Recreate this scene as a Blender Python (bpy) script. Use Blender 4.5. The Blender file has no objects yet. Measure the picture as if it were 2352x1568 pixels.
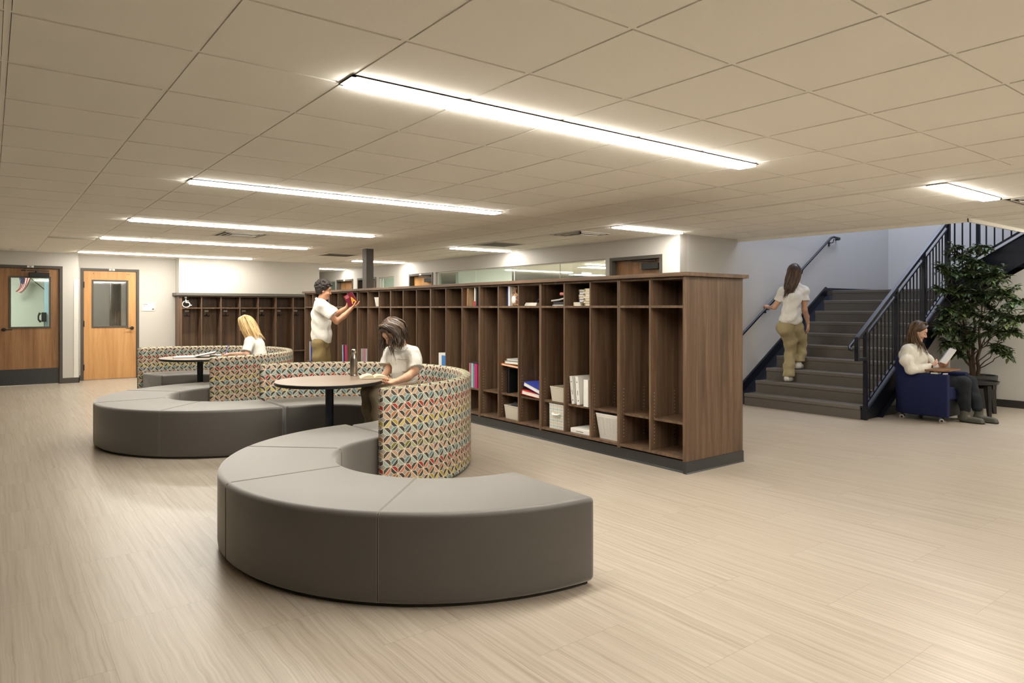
import bpy, bmesh, math, random
import numpy as np
from mathutils import Vector, Matrix
random.seed(7)
PI = math.pi
SC = bpy.context.scene
COL = SC.collection

# ---------------------------------------------------------------- camera
F_PX, HORIZON, CAM_H, CEIL = 1573.0, 706.7, 1.411, 2.441
YAW = math.radians(52.66)
cam_data = bpy.data.cameras.new('camera')
cam = bpy.data.objects.new('camera', cam_data)
COL.objects.link(cam)
cam.location = (0, 0, CAM_H)
cam.rotation_euler = (PI / 2, 0, YAW - PI / 2)
cam_data.sensor_fit = 'HORIZONTAL'
cam_data.sensor_width = 36.0
cam_data.lens = 36.0 * F_PX / 2352.0
cam_data.shift_y = (HORIZON - 784.0) / 2352.0
cam_data.clip_start = 0.05
cam_data.clip_end = 200
SC.camera = cam

# ---------------------------------------------------------------- light and exposure
SC.view_settings.view_transform = 'Standard'
SC.view_settings.look = 'None'
SC.view_settings.gamma = 1
SC.view_settings.use_curve_mapping = False
SC.view_settings.exposure = 0.57
LAMP = 42.0            # emission of the ceiling strips
world = bpy.data.worlds.new('world')
SC.world = world
world.use_nodes = True
world.node_tree.nodes['Background'].inputs[0].default_value = (0.45, 0.6, 1.0, 1)
world.node_tree.nodes['Background'].inputs[1].default_value = 0.6
SC.cycles.use_denoising = True
SC.cycles.max_bounces = 10
SC.cycles.diffuse_bounces = 6
SC.cycles.transparent_max_bounces = 12
SC.cycles.sample_clamp_indirect = 6.0
SC.cycles.caustics_reflective = False
SC.cycles.caustics_refractive = False

def area_light(name, loc, rot, sx, sy, power, color):
    l = bpy.data.lights.new(name, 'AREA'); l.shape = 'RECTANGLE'
    l.size, l.size_y, l.energy, l.color = sx, sy, power, color
    o = bpy.data.objects.new(name, l); o.location = loc; o.rotation_euler = rot
    COL.objects.link(o); return o
# area light added below the closed roof, standing in for the stairwell's daylight
area_light('stairwell_daylight', (11.6, 4.9, 5.6), (0, 0, 0), 3.6, 2.2, 98, (0.74, 0.80, 1.0))

# ---------------------------------------------------------------- helpers: view geometry
FW = Vector((math.cos(YAW), math.sin(YAW), 0)); RT = Vector((math.sin(YAW), -math.cos(YAW), 0)); UP = Vector((0, 0, 1))
EYE = Vector((0, 0, CAM_H))
def ray(px, py): return FW + RT * ((px - 1176) / F_PX) + UP * ((HORIZON - py) / F_PX)
def atd(px, py, d): return EYE + ray(px, py) * d                 # point at a distance along the view axis
def atX(px, py, v): r = ray(px, py); return EYE + r * (v / r.x)
def atY(px, py, v): r = ray(px, py); return EYE + r * (v / r.y)
def atZ(px, py, v=0.0): r = ray(px, py); return EYE + r * ((v - CAM_H) / r.z)

# ---------------------------------------------------------------- helpers: node materials
class NT:
    def __init__(s, name):
        s.m = bpy.data.materials.new(name); s.m.use_nodes = True
        s.t = s.m.node_tree; s.n = s.t.nodes
        s.b = s.n['Principled BSDF']; s.out = s.n['Material Output']
    def new(s, k, **kw):
        x = s.n.new(k)
        for a, v in kw.items(): setattr(x, a, v)
        return x
    def link(s, a, b): s.t.links.new(a, b)
    def val(s, sock, v):
        if isinstance(v, bpy.types.NodeSocket): s.link(v, sock)
        elif v is not None: sock.default_value = v
    def math(s, op, a, b=None, c=None):
        x = s.new('ShaderNodeMath', operation=op)
        s.val(x.inputs[0], a); s.val(x.inputs[1], b); s.val(x.inputs[2], c)
        return x.outputs[0]
    def coord(s, kind='Object'): return s.new('ShaderNodeTexCoord').outputs[kind]
    def scale(s, vec, sc, loc=(0, 0, 0), rot=(0, 0, 0)):
        x = s.new('ShaderNodeMapping'); x.inputs['Scale'].default_value = sc; x.inputs['Location'].default_value = loc
        x.inputs['Rotation'].default_value = rot
        s.link(vec, x.inputs[0]); return x.outputs[0]
    def sep(s, vec): x = s.new('ShaderNodeSeparateXYZ'); s.link(vec, x.inputs[0]); return x.outputs
    def comb(s, a, b, c=0.0):
        x = s.new('ShaderNodeCombineXYZ'); s.val(x.inputs[0], a); s.val(x.inputs[1], b); s.val(x.inputs[2], c); return x.outputs[0]
    def noise(s, vec, sc, detail=4, rough=.55, dist=0.0):
        x = s.new('ShaderNodeTexNoise'); s.val(x.inputs['Vector'], vec)
        x.inputs['Scale'].default_value = sc; x.inputs['Detail'].default_value = detail
        x.inputs['Roughness'].default_value = rough; x.inputs['Distortion'].default_value = dist
        return x.outputs[0]
    def ramp(s, f, stops, interp='LINEAR'):
        x = s.new('ShaderNodeValToRGB'); x.color_ramp.interpolation = interp
        e = x.color_ramp.elements
        while len(e) < len(stops): e.new(0.5)
        for q, (p, c) in zip(e, stops):
            q.position = p; q.color = (*c, 1) if len(c) == 3 else c
        s.val(x.inputs[0], f); return x.outputs[0]
    def mix(s, f, a, b, mode='MIX'):
        x = s.new('ShaderNodeMix', data_type='RGBA', blend_type=mode)
        s.val(x.inputs[0], f)
        for i, v in ((6, a), (7, b)):
            if isinstance(v, tuple) and len(v) == 3: v = (*v, 1)
            s.val(x.inputs[i], v)
        return x.outputs[2]
    def bump(s, h, strength=.2, dist=.01):
        x = s.new('ShaderNodeBump'); x.inputs['Strength'].default_value = strength; x.inputs['Distance'].default_value = dist
        s.link(h, x.inputs['Height']); s.link(x.outputs[0], s.b.inputs['Normal'])
    def done(s, color=None, rough=.5, metal=0.0, spec=.5):
        if color is not None:
            if isinstance(color, tuple): color = (*color, 1)
            s.val(s.b.inputs['Base Color'], color)
        s.val(s.b.inputs['Roughness'], rough); s.b.inputs['Metallic'].default_value = metal
        s.b.inputs['Specular IOR Level'].default_value = spec
        return s.m

M = {}
def flat(name, c, rough=.5, metal=0.0, spec=.4, var=.06, sc=30):
    t = NT(name)
    n = t.noise(t.coord(), sc, 3)
    col = t.mix(n, tuple(x * (1 - var) for x in c), tuple(min(1, x * (1 + var)) for x in c))
    M[name] = t.done(col, rough, metal, spec); return M[name]
def emit(name, c, s):
    t = NT(name); e = t.new('ShaderNodeEmission'); e.inputs[0].default_value = (*c, 1); e.inputs[1].default_value = s
    t.link(e.outputs[0], t.out.inputs[0]); M[name] = t.m; return t.m

def wood(name, dark, mid, light, axis='Z', rough=.45, fine=1.0, spec=.35):
    t = NT(name); co = t.coord()
    k = {'Z': (1, 1, .05), 'Y': (1, .05, 1), 'X': (.05, 1, 1)}[axis]
    v = t.scale(co, tuple(a * 14 * fine for a in k))
    a = t.noise(v, 1.0, 6, .6, .6)
    v2 = t.scale(co, tuple(a_ * 90 * fine for a_ in k))
    b = t.noise(v2, 1.0, 3, .7)
    f = t.math('ADD', t.math('MULTIPLY', a, .72), t.math('MULTIPLY', b, .28))
    col = t.ramp(f, [(.32, dark), (.5, mid), (.68, light)])
    t.bump(b, .08, .002)
    M[name] = t.done(col, rough, 0, spec); return M[name]

wood('walnut', (.062, .037, .023), (.125, .076, .047), (.21, .133, .083))
wood('walnut_top', (.075, .045, .028), (.14, .085, .052), (.22, .14, .088), 'Y')
wood('oak_door', (.40, .205, .075), (.52, .28, .11), (.60, .35, .155), 'Z', .38, .8)
wood('brown_door', (.15, .072, .030), (.27, .14, .062), (.36, .20, .095), 'Z', .4, .8)
wood('table_wood', (.17, .125, .09), (.235, .175, .13), (.30, .235, .18), 'X', .3, .7, .5)
wood('tablet_wood', (.12, .055, .025), (.22, .11, .05), (.32, .17, .08), 'X', .35)
flat('wall_paint', (.54, .522, .488), .6, var=.015, sc=3)
flat('wall_paint_cool', (.62, .61, .585), .6, var=.02, sc=2)
flat('white_trim', (.74, .72, .68), .45, var=.02)
flat('tile_white', (.90, .88, .82), .85, var=.05, sc=160)
flat('tee_white', (.90, .88, .82), .6, var=.02)
flat('void_dark', (.05, .043, .035), .9); flat('tile_gap', (.16, .145, .12), .9)
flat('dark_frame', (.075, .066, .056), .45, var=.05)
flat('black_steel', (.012, .014, .022), .32, 0.3, .5)
flat('black_plastic', (.015, .015, .016), .4)
flat('plinth_black', (.03, .031, .033), .28, spec=.5)
flat('counter_grey', (.115, .107, .094), .5)
flat('white_plastic', (.74, .73, .70), .35)
flat('cream_plastic', (.56, .53, .45), .4)
flat('paper', (.80, .78, .72), .7)
flat('paper_cream', (.72, .65, .48), .7)
flat('chrome', (.75, .75, .76), .12, 1.0, .5, .01)
flat('brushed_steel', (.36, .33, .29), .28, 1.0)
flat('cap_steel', (.62, .58, .54), .2, 1.0)
flat('navy_fabric', (.012, .017, .062), .85, var=.25, sc=240, spec=.2)
flat('grille_grey', (.23, .225, .20), .6)
flat('diffuser_white', (.72, .70, .64), .5)

def fabric_grey():
    t = NT('grey_fabric'); co = t.coord()
    w = t.noise(t.scale(co, (1, 1, 1.6)), 420, 2)
    big = t.noise(co, 6, 3)
    c = t.mix(w, (.068, .062, .057), (.118, .108, .099))
    c = t.mix(t.math('MULTIPLY', big, .35), c, (.088, .080, .072))
    t.bump(w, .25, .001)
    t.b.inputs['Sheen Weight'].default_value = .9
    t.b.inputs['Sheen Roughness'].default_value = .4
    M['grey_fabric'] = t.done(c, .50, 0, .55)
fabric_grey()

def floor_mat():
    t = NT('vinyl_plank'); co = t.coord(); x, y, z = t.sep(co)
    W, L = .4592, .927
    cx = t.math('DIVIDE', t.math('SUBTRACT', x, .392), W)
    col = t.math('FLOOR', cx)
    par = t.math('MODULO', t.math('ABSOLUTE', col), 2)
    cy = t.math('ADD', t.math('DIVIDE', t.math('SUBTRACT', y, 3.53), L), t.math('MULTIPLY', par, .5))
    row = t.math('FLOOR', cy)
    wn = t.new('ShaderNodeTexWhiteNoise'); t.link(t.comb(col, row, 3.0), wn.inputs['Vector'])
    rnd = wn.outputs['Value']
    # wavy streaks that run along the plank
    dx = t.noise(t.scale(co, (1, 1.6, 1)), 2.2, 3)
    sx = t.math('ADD', x, t.math('MULTIPLY', dx, .028))
    v = t.comb(t.math('MULTIPLY', sx, 50), t.math('MULTIPLY', y, .8), t.math('MULTIPLY', rnd, 37))
    a = t.noise(v, 1.0, 5, .62, .25)
    v2 = t.comb(t.math('MULTIPLY', sx, 170), t.math('MULTIPLY', y, 2.2), t.math('MULTIPLY', rnd, 11))
    b = t.noise(v2, 1.0, 3, .6)
    f = t.math('ADD', t.math('MULTIPLY', a, .65), t.math('MULTIPLY', b, .35))
    c = t.ramp(f, [(.34, (.30, .245, .185)), (.45, (.395, .338, .272)), (.54, (.455, .40, .33)), (.66, (.53, .475, .405))])
    c = t.mix(t.math('MULTIPLY', rnd, .30), c, (.39, .33, .265))
    fx = t.math('ABSOLUTE', t.math('SUBTRACT', t.math('FRACT', cx), .5))
    fy = t.math('ABSOLUTE', t.math('SUBTRACT', t.math('FRACT', cy), .5))
    c = t.mix(.05, c, (.40, .40, .44))
    sm = t.math('MAXIMUM', t.math('GREATER_THAN', fx, .5 - .0012 / W), t.math('GREATER_THAN', fy, .5 - .0012 / L))
    c = t.mix(t.math('MULTIPLY', sm, .40), c, (.14, .105, .075))
    r = t.math('ADD', .27, t.math('MULTIPLY', b, .12))
    t.bump(b, .04, .001)
    M['vinyl_plank'] = t.done(c, r, 0, .42)
floor_mat()

def star_fabric():
    """star weave: unit squares split by alternating diagonals, with small grey diamonds at the odd corners"""
    t = NT('star_fabric'); uv = t.coord('UV'); u, v, _ = t.sep(uv)
    i = t.math('FLOOR', u); j = t.math('FLOOR', v)
    a = t.math('FRACT', u); b = t.math('FRACT', v)
    par = t.math('MODULO', t.math('ABSOLUTE', t.math('ADD', i, j)), 2)       # 0: diagonal /, 1: diagonal \
    a2 = t.math('ABSOLUTE', t.math('SUBTRACT', par, a))                       # mirror so the diagonal always runs (0,0)-(1,1)
    d = t.math('SUBTRACT', a2, b)
    dd = t.math('ABSOLUTE', d)
    side = t.math('GREATER_THAN', d, 0)
    odd = t.math('GREATER_THAN', dd, .62)                                     # corner (1,0) or (0,1)
    edge = t.math('MINIMUM', t.math('MINIMUM', a, t.math('SUBTRACT', 1, a)), t.math('MINIMUM', b, t.math('SUBTRACT', 1, b)))
    w = .045
    l1 = t.math('LESS_THAN', dd, w * 1.3)
    l2 = t.math('MULTIPLY', t.math('LESS_THAN', edge, w * .8), t.math('LESS_THAN', dd, .62))
    l3 = t.math('LESS_THAN', t.math('ABSOLUTE', t.math('SUBTRACT', dd, .62)), w)
    line = t.math('MAXIMUM', l1, t.math('MAXIMUM', l2, l3))
    # colour of the row
    rows = [(.13, .27, .28), (.42, .31, .05), (.42, .17, .07), (.36, .035, .02), (.11, .25, .27), (.50, .31, .20), (.18, .19, .04), (.36, .14, .06)]
    rows2 = [(.36, .45, .42), (.60, .47, .15), (.58, .36, .23), (.56, .22, .14), (.34, .45, .43), (.56, .38, .27), (.38, .38, .20), (.56, .34, .22)]
    n = len(rows)
    jm = t.math('DIVIDE', t.math('ADD', t.math('MODULO', t.math('ADD', j, 160), n), .5), n)
    c1 = t.ramp(jm, [(k / n, c) for k, c in enumerate(rows)], 'CONSTANT')
    c2 = t.ramp(jm, [(k / n, c) for k, c in enumerate(rows2)], 'CONSTANT')
    wn = t.new('ShaderNodeTexWhiteNoise'); t.link(t.comb(i, j, 1.0), wn.inputs['Vector'])
    cc = t.mix(t.math('GREATER_THAN', t.math('MODULO', t.math('ABSOLUTE', i), 2), .5), c1, c2)
    dark = t.mix(wn.outputs['Value'], (.040, .036, .038), (.085, .066, .055))
    pick = t.math('ABSOLUTE', t.math('SUBTRACT', side, t.math('MODULO', t.math('ABSOLUTE', i), 2)))
    c = t.mix(pick, cc, dark)
    c = t.mix(odd, c, (.36, .325, .28))
    c = t.mix(line, c, (.72, .67, .54))
    fine = t.noise(t.coord(), 500, 2)
    c = t.mix(t.math('MULTIPLY', fine, .25), c, (.12, .11, .10))
    t.bump(fine, .15, .001)
    M['star_fabric'] = t.done(c, .75, 0, .25)
star_fabric()

def glass(name, tint, refl=.12, alpha=.9):
    t = NT(name)
    tr = t.new('ShaderNodeBsdfTransparent'); tr.inputs[0].default_value = (*tint, 1)
    gl = t.new('ShaderNodeBsdfGlossy'); gl.inputs['Roughness'].default_value = .03
    fr = t.new('ShaderNodeLayerWeight'); fr.inputs[0].default_value = .5
    mx = t.new('ShaderNodeMixShader')
    t.link(t.math('ADD', t.math('MULTIPLY', t.math('POWER', fr.outputs['Facing'], 4), .6), refl * .5), mx.inputs[0])
    t.link(tr.outputs[0], mx.inputs[1]); t.link(gl.outputs[0], mx.inputs[2]); t.link(mx.outputs[0], t.out.inputs[0])
    M[name] = t.m
glass('glass_clear', (.86, .93, .90))
glass('glass_green', (.88, .94, .91), .1)
glass('glass_grey', (.78, .78, .76), .16)
emit('lamp', (1.0, .94, .825), LAMP)
emit('lamp_far', (1.0, .95, .88), LAMP * .9)

# ---------------------------------------------------------------- helpers: things, parts, meshes
def place(o, loc, rz=0.0):
    o.location = loc; o.rotation_euler = (0, 0, rz)
def thing(name, label, cat, loc=(0, 0, 0), rz=0.0, group=None):
    o = bpy.data.objects.new(name, None); o.empty_display_size = .1
    COL.objects.link(o); place(o, loc, rz)
    o['label'] = label; o['category'] = cat
    if group: o['group'] = group
    return o
def tag(o, label, cat, group=None):
    o['label'] = label; o['category'] = cat
    if group: o['group'] = group
    return o
def wmat(o):
    m = Matrix.LocRotScale(o.location, o.rotation_euler, o.scale)
    return wmat(o.parent) @ m if o.parent else m
def inv(parent): return wmat(parent).inverted()

class MB:
    """collects shapes; build() links them as ONE mesh object"""
    def __init__(s): s.v = []; s.f = []; s.m = []; s.uv = {}; s.T = Matrix.Identity(4); s.mi = 0
    def add(s, vs, fs, uv=None):
        b = len(s.v)
        for p in vs: s.v.append(s.T @ Vector(p))
        for k, f in enumerate(fs):
            if uv: s.uv[len(s.f)] = uv[k]
            s.f.append([b + i for i in f]); s.m.append(s.mi)
        return s
    def box(s, x0, x1, y0, y1, z0, z1):
        if x0 > x1: x0, x1 = x1, x0
        if y0 > y1: y0, y1 = y1, y0
        if z0 > z1: z0, z1 = z1, z0
        return s.add([(x0, y0, z0), (x1, y0, z0), (x1, y1, z0), (x0, y1, z0), (x0, y0, z1), (x1, y0, z1), (x1, y1, z1), (x0, y1, z1)],
                     [(0, 3, 2, 1), (4, 5, 6, 7), (0, 1, 5, 4), (1, 2, 6, 5), (2, 3, 7, 6), (3, 0, 4, 7)])
    def cbox(s, c, d, M3=None):
        """box centred at c with size d, turned by the 3x3 matrix M3"""
        c = Vector(c); h = [x / 2 for x in d]; M3 = M3 or Matrix.Identity(3)
        vs = [c + M3 @ Vector((a * h[0], b * h[1], e * h[2])) for e in (-1, 1) for b in (-1, 1) for a in (-1, 1)]
        return s.add(vs, [(0, 2, 3, 1), (4, 5, 7, 6), (0, 1, 5, 4), (1, 3, 7, 5), (3, 2, 6, 7), (2, 0, 4, 6)])
    def cyl(s, p0, p1, r0, r1=None, n=16, cap=True):
        r1 = r0 if r1 is None else r1
        return s.tube([p0, p1], [r0, r1], n, cap)
    def tube(s, pts, r, n=8, cap=True, flatk=1.0):
        pts = [Vector(p) for p in pts]; rs = r if isinstance(r, (list, tuple)) else [r] * len(pts)
        b = len(s.v); vs = []; fs = []
        t0 = (pts[1] - pts[0]).normalized()
        up = Vector((0, 0, 1)) if abs(t0.z) < .9 else Vector((1, 0, 0))
        x = t0.cross(up).normalized()
        for k, p in enumerate(pts):
            t = (pts[min(k + 1, len(pts) - 1)] - pts[max(k - 1, 0)]).normalized()
            x = (x - t * x.dot(t)).normalized(); y = t.cross(x)
            for i in range(n):
                a = 2 * PI * i / n
                vs.append(p + (x * math.cos(a) + y * math.sin(a) * flatk) * rs[k])
        for k in range(len(pts) - 1):
            for i in range(n):
                j = (i + 1) % n
                fs.append((k * n + i, k * n + j, (k + 1) * n + j, (k + 1) * n + i))
        if cap:
            fs.append(tuple(range(n))[::-1]); fs.append(tuple((len(pts) - 1) * n + i for i in range(n)))
        return s.add(vs, fs)
    def lathe(s, prof, n=24, c=(0, 0, 0)):
        c = Vector(c); vs = []; fs = []
        for r, z in prof:
            for i in range(n):
                a = 2 * PI * i / n; vs.append(c + Vector((r * math.cos(a), r * math.sin(a), z)))
        for k in range(len(prof) - 1):
            for i in range(n):
                j = (i + 1) % n; fs.append((k * n + i, k * n + j, (k + 1) * n + j, (k + 1) * n + i))
        fs.append(tuple(range(n))[::-1]); fs.append(tuple((len(prof) - 1) * n + i for i in range(n)))
        return s.add(vs, fs)
    def prism(s, poly, ax, a0, a1):
        """polygon in the plane across axis ax, extruded from a0 to a1"""
        def P(q, a): 
            return {'X': (a, q[0], q[1]), 'Y': (q[0], a, q[1]), 'Z': (q[0], q[1], a)}[ax]
        n = len(poly)
        vs = [P(q, a0) for q in poly] + [P(q, a1) for q in poly]
        fs = [tuple(range(n)), tuple(range(n, 2 * n))[::-1]] + [(i, n + i, n + (i + 1) % n, (i + 1) % n) for i in range(n)]
        return s.add(vs, fs)
    def build(s, name, mats, parent=None, world=False, bevel=0, smooth=None, seg=2, norm=True):
        me = bpy.data.meshes.new(name)
        vs = s.v
        if world and parent is not None:
            I = inv(parent); vs = [I @ p for p in vs]
        me.from_pydata([tuple(p) for p in vs], [], s.f)
        mats = mats if isinstance(mats, (list, tuple)) else [mats]
        for q in mats: me.materials.append(M[q] if isinstance(q, str) else q)
        me.polygons.foreach_set('material_index', s.m)
        if s.uv:
            ul = me.uv_layers.new(name='UVMap')
            for fi, us in s.uv.items():
                p = me.polygons[fi]
                for k, li in enumerate(p.loop_indices): ul.data[li].uv = us[k]
        if norm:
            bm = bmesh.new(); bm.from_mesh(me); bmesh.ops.recalc_face_normals(bm, faces=bm.faces); bm.to_mesh(me); bm.free()
        if smooth:
            me.polygons.foreach_set('use_smooth', [True] * len(me.polygons))
            try: me.set_sharp_from_angle(angle=math.radians(smooth))
            except Exception: pass
        o = bpy.data.objects.new(name, me); COL.objects.link(o)
        if parent is not None: o.parent = parent
        if bevel:
            b = o.modifiers.new('bevel', 'BEVEL'); b.width = bevel; b.segments = seg; b.limit_method = 'ANGLE'; b.angle_limit = math.radians(40)
        return o
def struct(o, label=None):
    o['kind'] = 'structure'
    if label: o['label'] = label
    return o
def copy_tree(o, parent=None):
    c = o.copy(); COL.objects.link(c)
    if parent is not None: c.parent = parent
    for ch in [q for q in bpy.data.objects if q.parent == o]: copy_tree(ch, c)
    return c
def text_bits(mb, txt, size, mat3, origin, depth=.001, bold=0.0, sx=1.0):
    """lettering as mesh, laid with mat3 (columns: reading direction, up, outward)"""
    cu = bpy.data.curves.new('lettering', 'FONT'); cu.body = txt; cu.size = size; cu.offset = bold; cu.resolution_u = 3
    ob = bpy.data.objects.new('lettering', cu); COL.objects.link(ob)
    dg = bpy.context.evaluated_depsgraph_get(); me = ob.evaluated_get(dg).to_mesh()
    vs = [Vector(origin) + mat3 @ Vector((v.co.x * sx, v.co.y, depth)) for v in me.vertices]
    fs = [tuple(p.vertices) for p in me.polygons]
    mb.add(vs, fs); ob.evaluated_get(dg).to_mesh_clear()
    bpy.data.objects.remove(ob); bpy.data.curves.remove(cu)
def m3(a, b, c): return Matrix((a, b, c)).transposed()
# ================================================================ the setting
XW, YS = 7.60, 6.13            # corridor wall, stair wall
Y24, Y22, YB = 15.25, 15.62, 15.26
XO, YO, XF, XU = 8.95, 3.07, 13.85, 11.50      # stairwell opening, far wall, wall under the upper flight

mb = MB(); mb.box(-5, 20, -5, 24, -.05, 0); struct(mb.build('floor', 'vinyl_plank'))

# ---- ceiling: tiles lying in a tee grid
def gx(i): return .0497 + .6096 * i
def gy(j): return 2.9516 + .6096 * j + (.0006 * j * j if j > 0 else 0)
mb = MB()
def tiles(xs, ys, hole=None):
    for a, b in zip(xs, xs[1:]):
        for c, d in zip(ys, ys[1:]):
            if hole and hole((a + b) / 2, (c + d) / 2): continue
            if b - a < .08 or d - c < .08: continue
            mb.mi = 0; mb.box(a + .0125, b - .0125, c + .0105, d - .0105, CEIL - .004, CEIL + .02)
            mb.mi = 2; mb.box(a, b, c, d, CEIL + .021, CEIL + .03)
    mb.mi = 1
    for a in xs:
        if hole and hole(a + .1, ys[len(ys) // 2]): continue
        mb.box(a - .0105, a + .0105, ys[0], ys[-1], CEIL + .0005, CEIL + .02)
xs = [gx(i) for i in range(-9, 10)] + [5.86]; ys = [gy(j) for j in range(-13, 21)]
ys = [y for y in ys if y < Y22] + [Y22 + .02]
tiles(xs, ys)
for c in ys: mb.mi = 1; mb.box(xs[0], xs[-1], c - .0085, c + .0085, CEIL + .001, CEIL + .02)
xs2 = [6.245, 6.868, 7.508, 8.148, 8.80, 8.95]
ysn = [4.86 + .633 * k for k in range(-15, 3)]
tiles(xs2, ysn)
for c in ysn: mb.mi = 1; mb.box(xs2[0], xs2[-1], c - .0085, c + .0085, CEIL + .001, CEIL + .02)
ysc = [4.86 + .633 * k for k in range(2, 28)]
tiles([6.245, 6.868, 7.508, 7.62], ysc)
for c in ysc: mb.mi = 1; mb.box(xs2[0], 7.62, c - .0085, c + .0085, CEIL + .001, CEIL + .02)
ysr = [y for y in ysn if y < YO - .2] + [YO]
xs3 = [8.95, 9.43, 10.06, 10.70, 11.33, 11.48]
tiles(xs3, ysr)
for c in ysr: mb.mi = 1; mb.box(xs3[0], xs3[-1], c - .0085, c + .0085, CEIL + .001, CEIL + .02)
mb.mi = 1                                   # plain band between the two grids
mb.box(5.86, 6.035, -5, 22, CEIL - .002, CEIL + .03); mb.box(6.05, 6.205, -5, 22, CEIL - .001, CEIL + .03); mb.box(6.22, 6.245, -5, 22, CEIL - .002, CEIL + .03)
mb.mi = 2; mb.box(6.03, 6.225, -5, 22, CEIL + .012, CEIL + .03)
struct(mb.build('ceiling', ['tile_white', 'tee_white', 'tile_gap']))
mb = MB()                                   # rim round the stairwell opening
mb.box(8.93, 8.955, YO, YS, CEIL - .045, CEIL + .35); mb.box(8.93, 11.5, YO - .012, YO + .012, CEIL - .045, CEIL + .35)
struct(mb.build('trim_1', 'tee_white'))

def wall(name, axis, c0, c1, a0, a1, z0, z1, openings=(), mat='wall_paint', label=None):
    """wall between planes c0, c1 across axis, from a0 to a1, with openings (a, b, zb, zt)"""
    mb = MB()
    def B(p, q, r, s):
        if q - p < 1e-4 or s - r < 1e-4: return
        mb.box(c0, c1, p, q, r, s) if axis == 'X' else mb.box(p, q, c0, c1, r, s)
    cur = a0
    for (p, q, r, s) in sorted(openings):
        B(cur, p, z0, z1); B(p, q, z0, r); B(p, q, s, z1); cur = q
    B(cur, a1, z0, z1)
    return struct(mb.build(name, mat), label)

d24x1 = atY(136.5, 700, Y24).x; d24x0 = d24x1 - .914
d22x1 = atY(313.0, 700, Y22).x; d22x0 = atY(191.8, 700, Y22).x
DH = 2.134
wall('wall_back_left', 'Y', Y24, Y24 + .12, -5, 1.22, 0, 2.5, [(d24x0 - .05, d24x1 + .05, 0, DH + .05)])
wall('wall_back', 'Y', Y22, Y22 + .12, 1.34, 3.08, 0, 2.5, [(d22x0 - .05, d22x1 + .05, 0, DH + .05)])
mb = MB(); mb.box(1.22, 1.34, Y24, Y22 + .12, 0, 2.5); struct(mb.build('wall_back_return', 'wall_paint'))
mb = MB(); mb.box(3.08, 5.93, YB, Y22 + .3, 1.7215, 2.5); mb.box(3.08, 5.93, Y22 + .021, Y22 + .3, 0, 1.735); mb.box(5.93, 6.05, YB, 22, 0, 2.5)
struct(mb.build('wall_niche', 'wall_paint'))
wall('wall_corridor_end', 'Y', 22, 22.1, 5.9, 7.6, 0, 2.5)
flat('wall_far_paint', (.17, .16, .145), .7)  # dark tone chosen to cut fill light from the walls out of view
wall('wall_left', 'X', -5.1, -5, -5, 15.4, 0, 2.5, (), 'wall_far_paint')
wall('wall_behind', 'Y', -5.1, -5, -5, 20, 0, 2.5, (), 'wall_far_paint')

# ---- corridor wall with its doors and glazing
def yx(px): return atX(px, 600, XW).y
def zx(px, py): return atX(px, py, XW).z
dA = (yx(1521.5), yx(1401.4)); dB = (yx(994.6), yx(940)); dC = (yx(864), yx(821.4)); dD = (yx(811), yx(773.5))
wBand = (yx(1390.7), yx(1000.4)); wS = (yx(904.8), yx(869)); wE = (yx(770), yx(750))
ZD = zx(1521.5, 583.3); ZW = zx(1390, 594)
ops = [(dA[0], dA[1], 0, ZD), (dB[0], dB[1], 0, ZD), (dC[0], dC[1], 0, ZD), (dD[0], dD[1], 0, ZD), (wBand[0], wBand[1], .9, ZW), (wS[0], wS[1], .9, ZD - .02), (wE[0], wE[1], .9, ZD - .02)]
wall('wall_corridor', 'X', XW, XW + .15, YS, 22.1, 0, 2.5, ops)
wall('wall_stair', 'Y', YS, YS + .15, XW + .15, XF + .1, 0, 5.75, (), 'wall_paint_cool')
wall('wall_far', 'X', XF, XF + .1, -.6, YS, 0, 5.75, (), 'wall_paint_cool')
mb = MB()                                   # upper part of the stairwell, above the ceiling
mb.box(8.83, 8.93, YO, YS, CEIL + .03, 5.75); mb.box(8.83, 11.4, YO - .11, YO - .012, CEIL + .03, 5.75); mb.box(11.4, 11.5, -.6, YO - .01, CEIL + .03, 5.75)
mb.box(11.4, XF + .1, -.7, -.6, 0, 5.75); mb.box(8.83, XF + .1, -.7, YS + .15, 5.75, 5.85)
struct(mb.build('wall_stairwell', 'wall_paint_cool'))
SL = .17 / .279
mb = MB()                                   # wall under the upper flight and under the lower flight
z2 = lambda y: 1.42 + SL * (4.15 - y)
mb.prism([(-5, 0), (4.24, 0), (4.24, z2(4.24)), (4.15 - (2.47 - 1.42) / SL, 2.47), (-5, 2.47)], 'X', XU, XU + .1)
struct(mb.build('wall_right', 'wall_paint'))
mb = MB(); z1f = lambda x: .17 + SL * (x - 8.72) - .22
mb.prism([(9.12, 0), (XU, 0), (XU, z1f(XU)), (9.12, .03)], 'Y', 4.20, 4.24)
struct(mb.build('wall_under_stair', 'wall_paint'))

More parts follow.
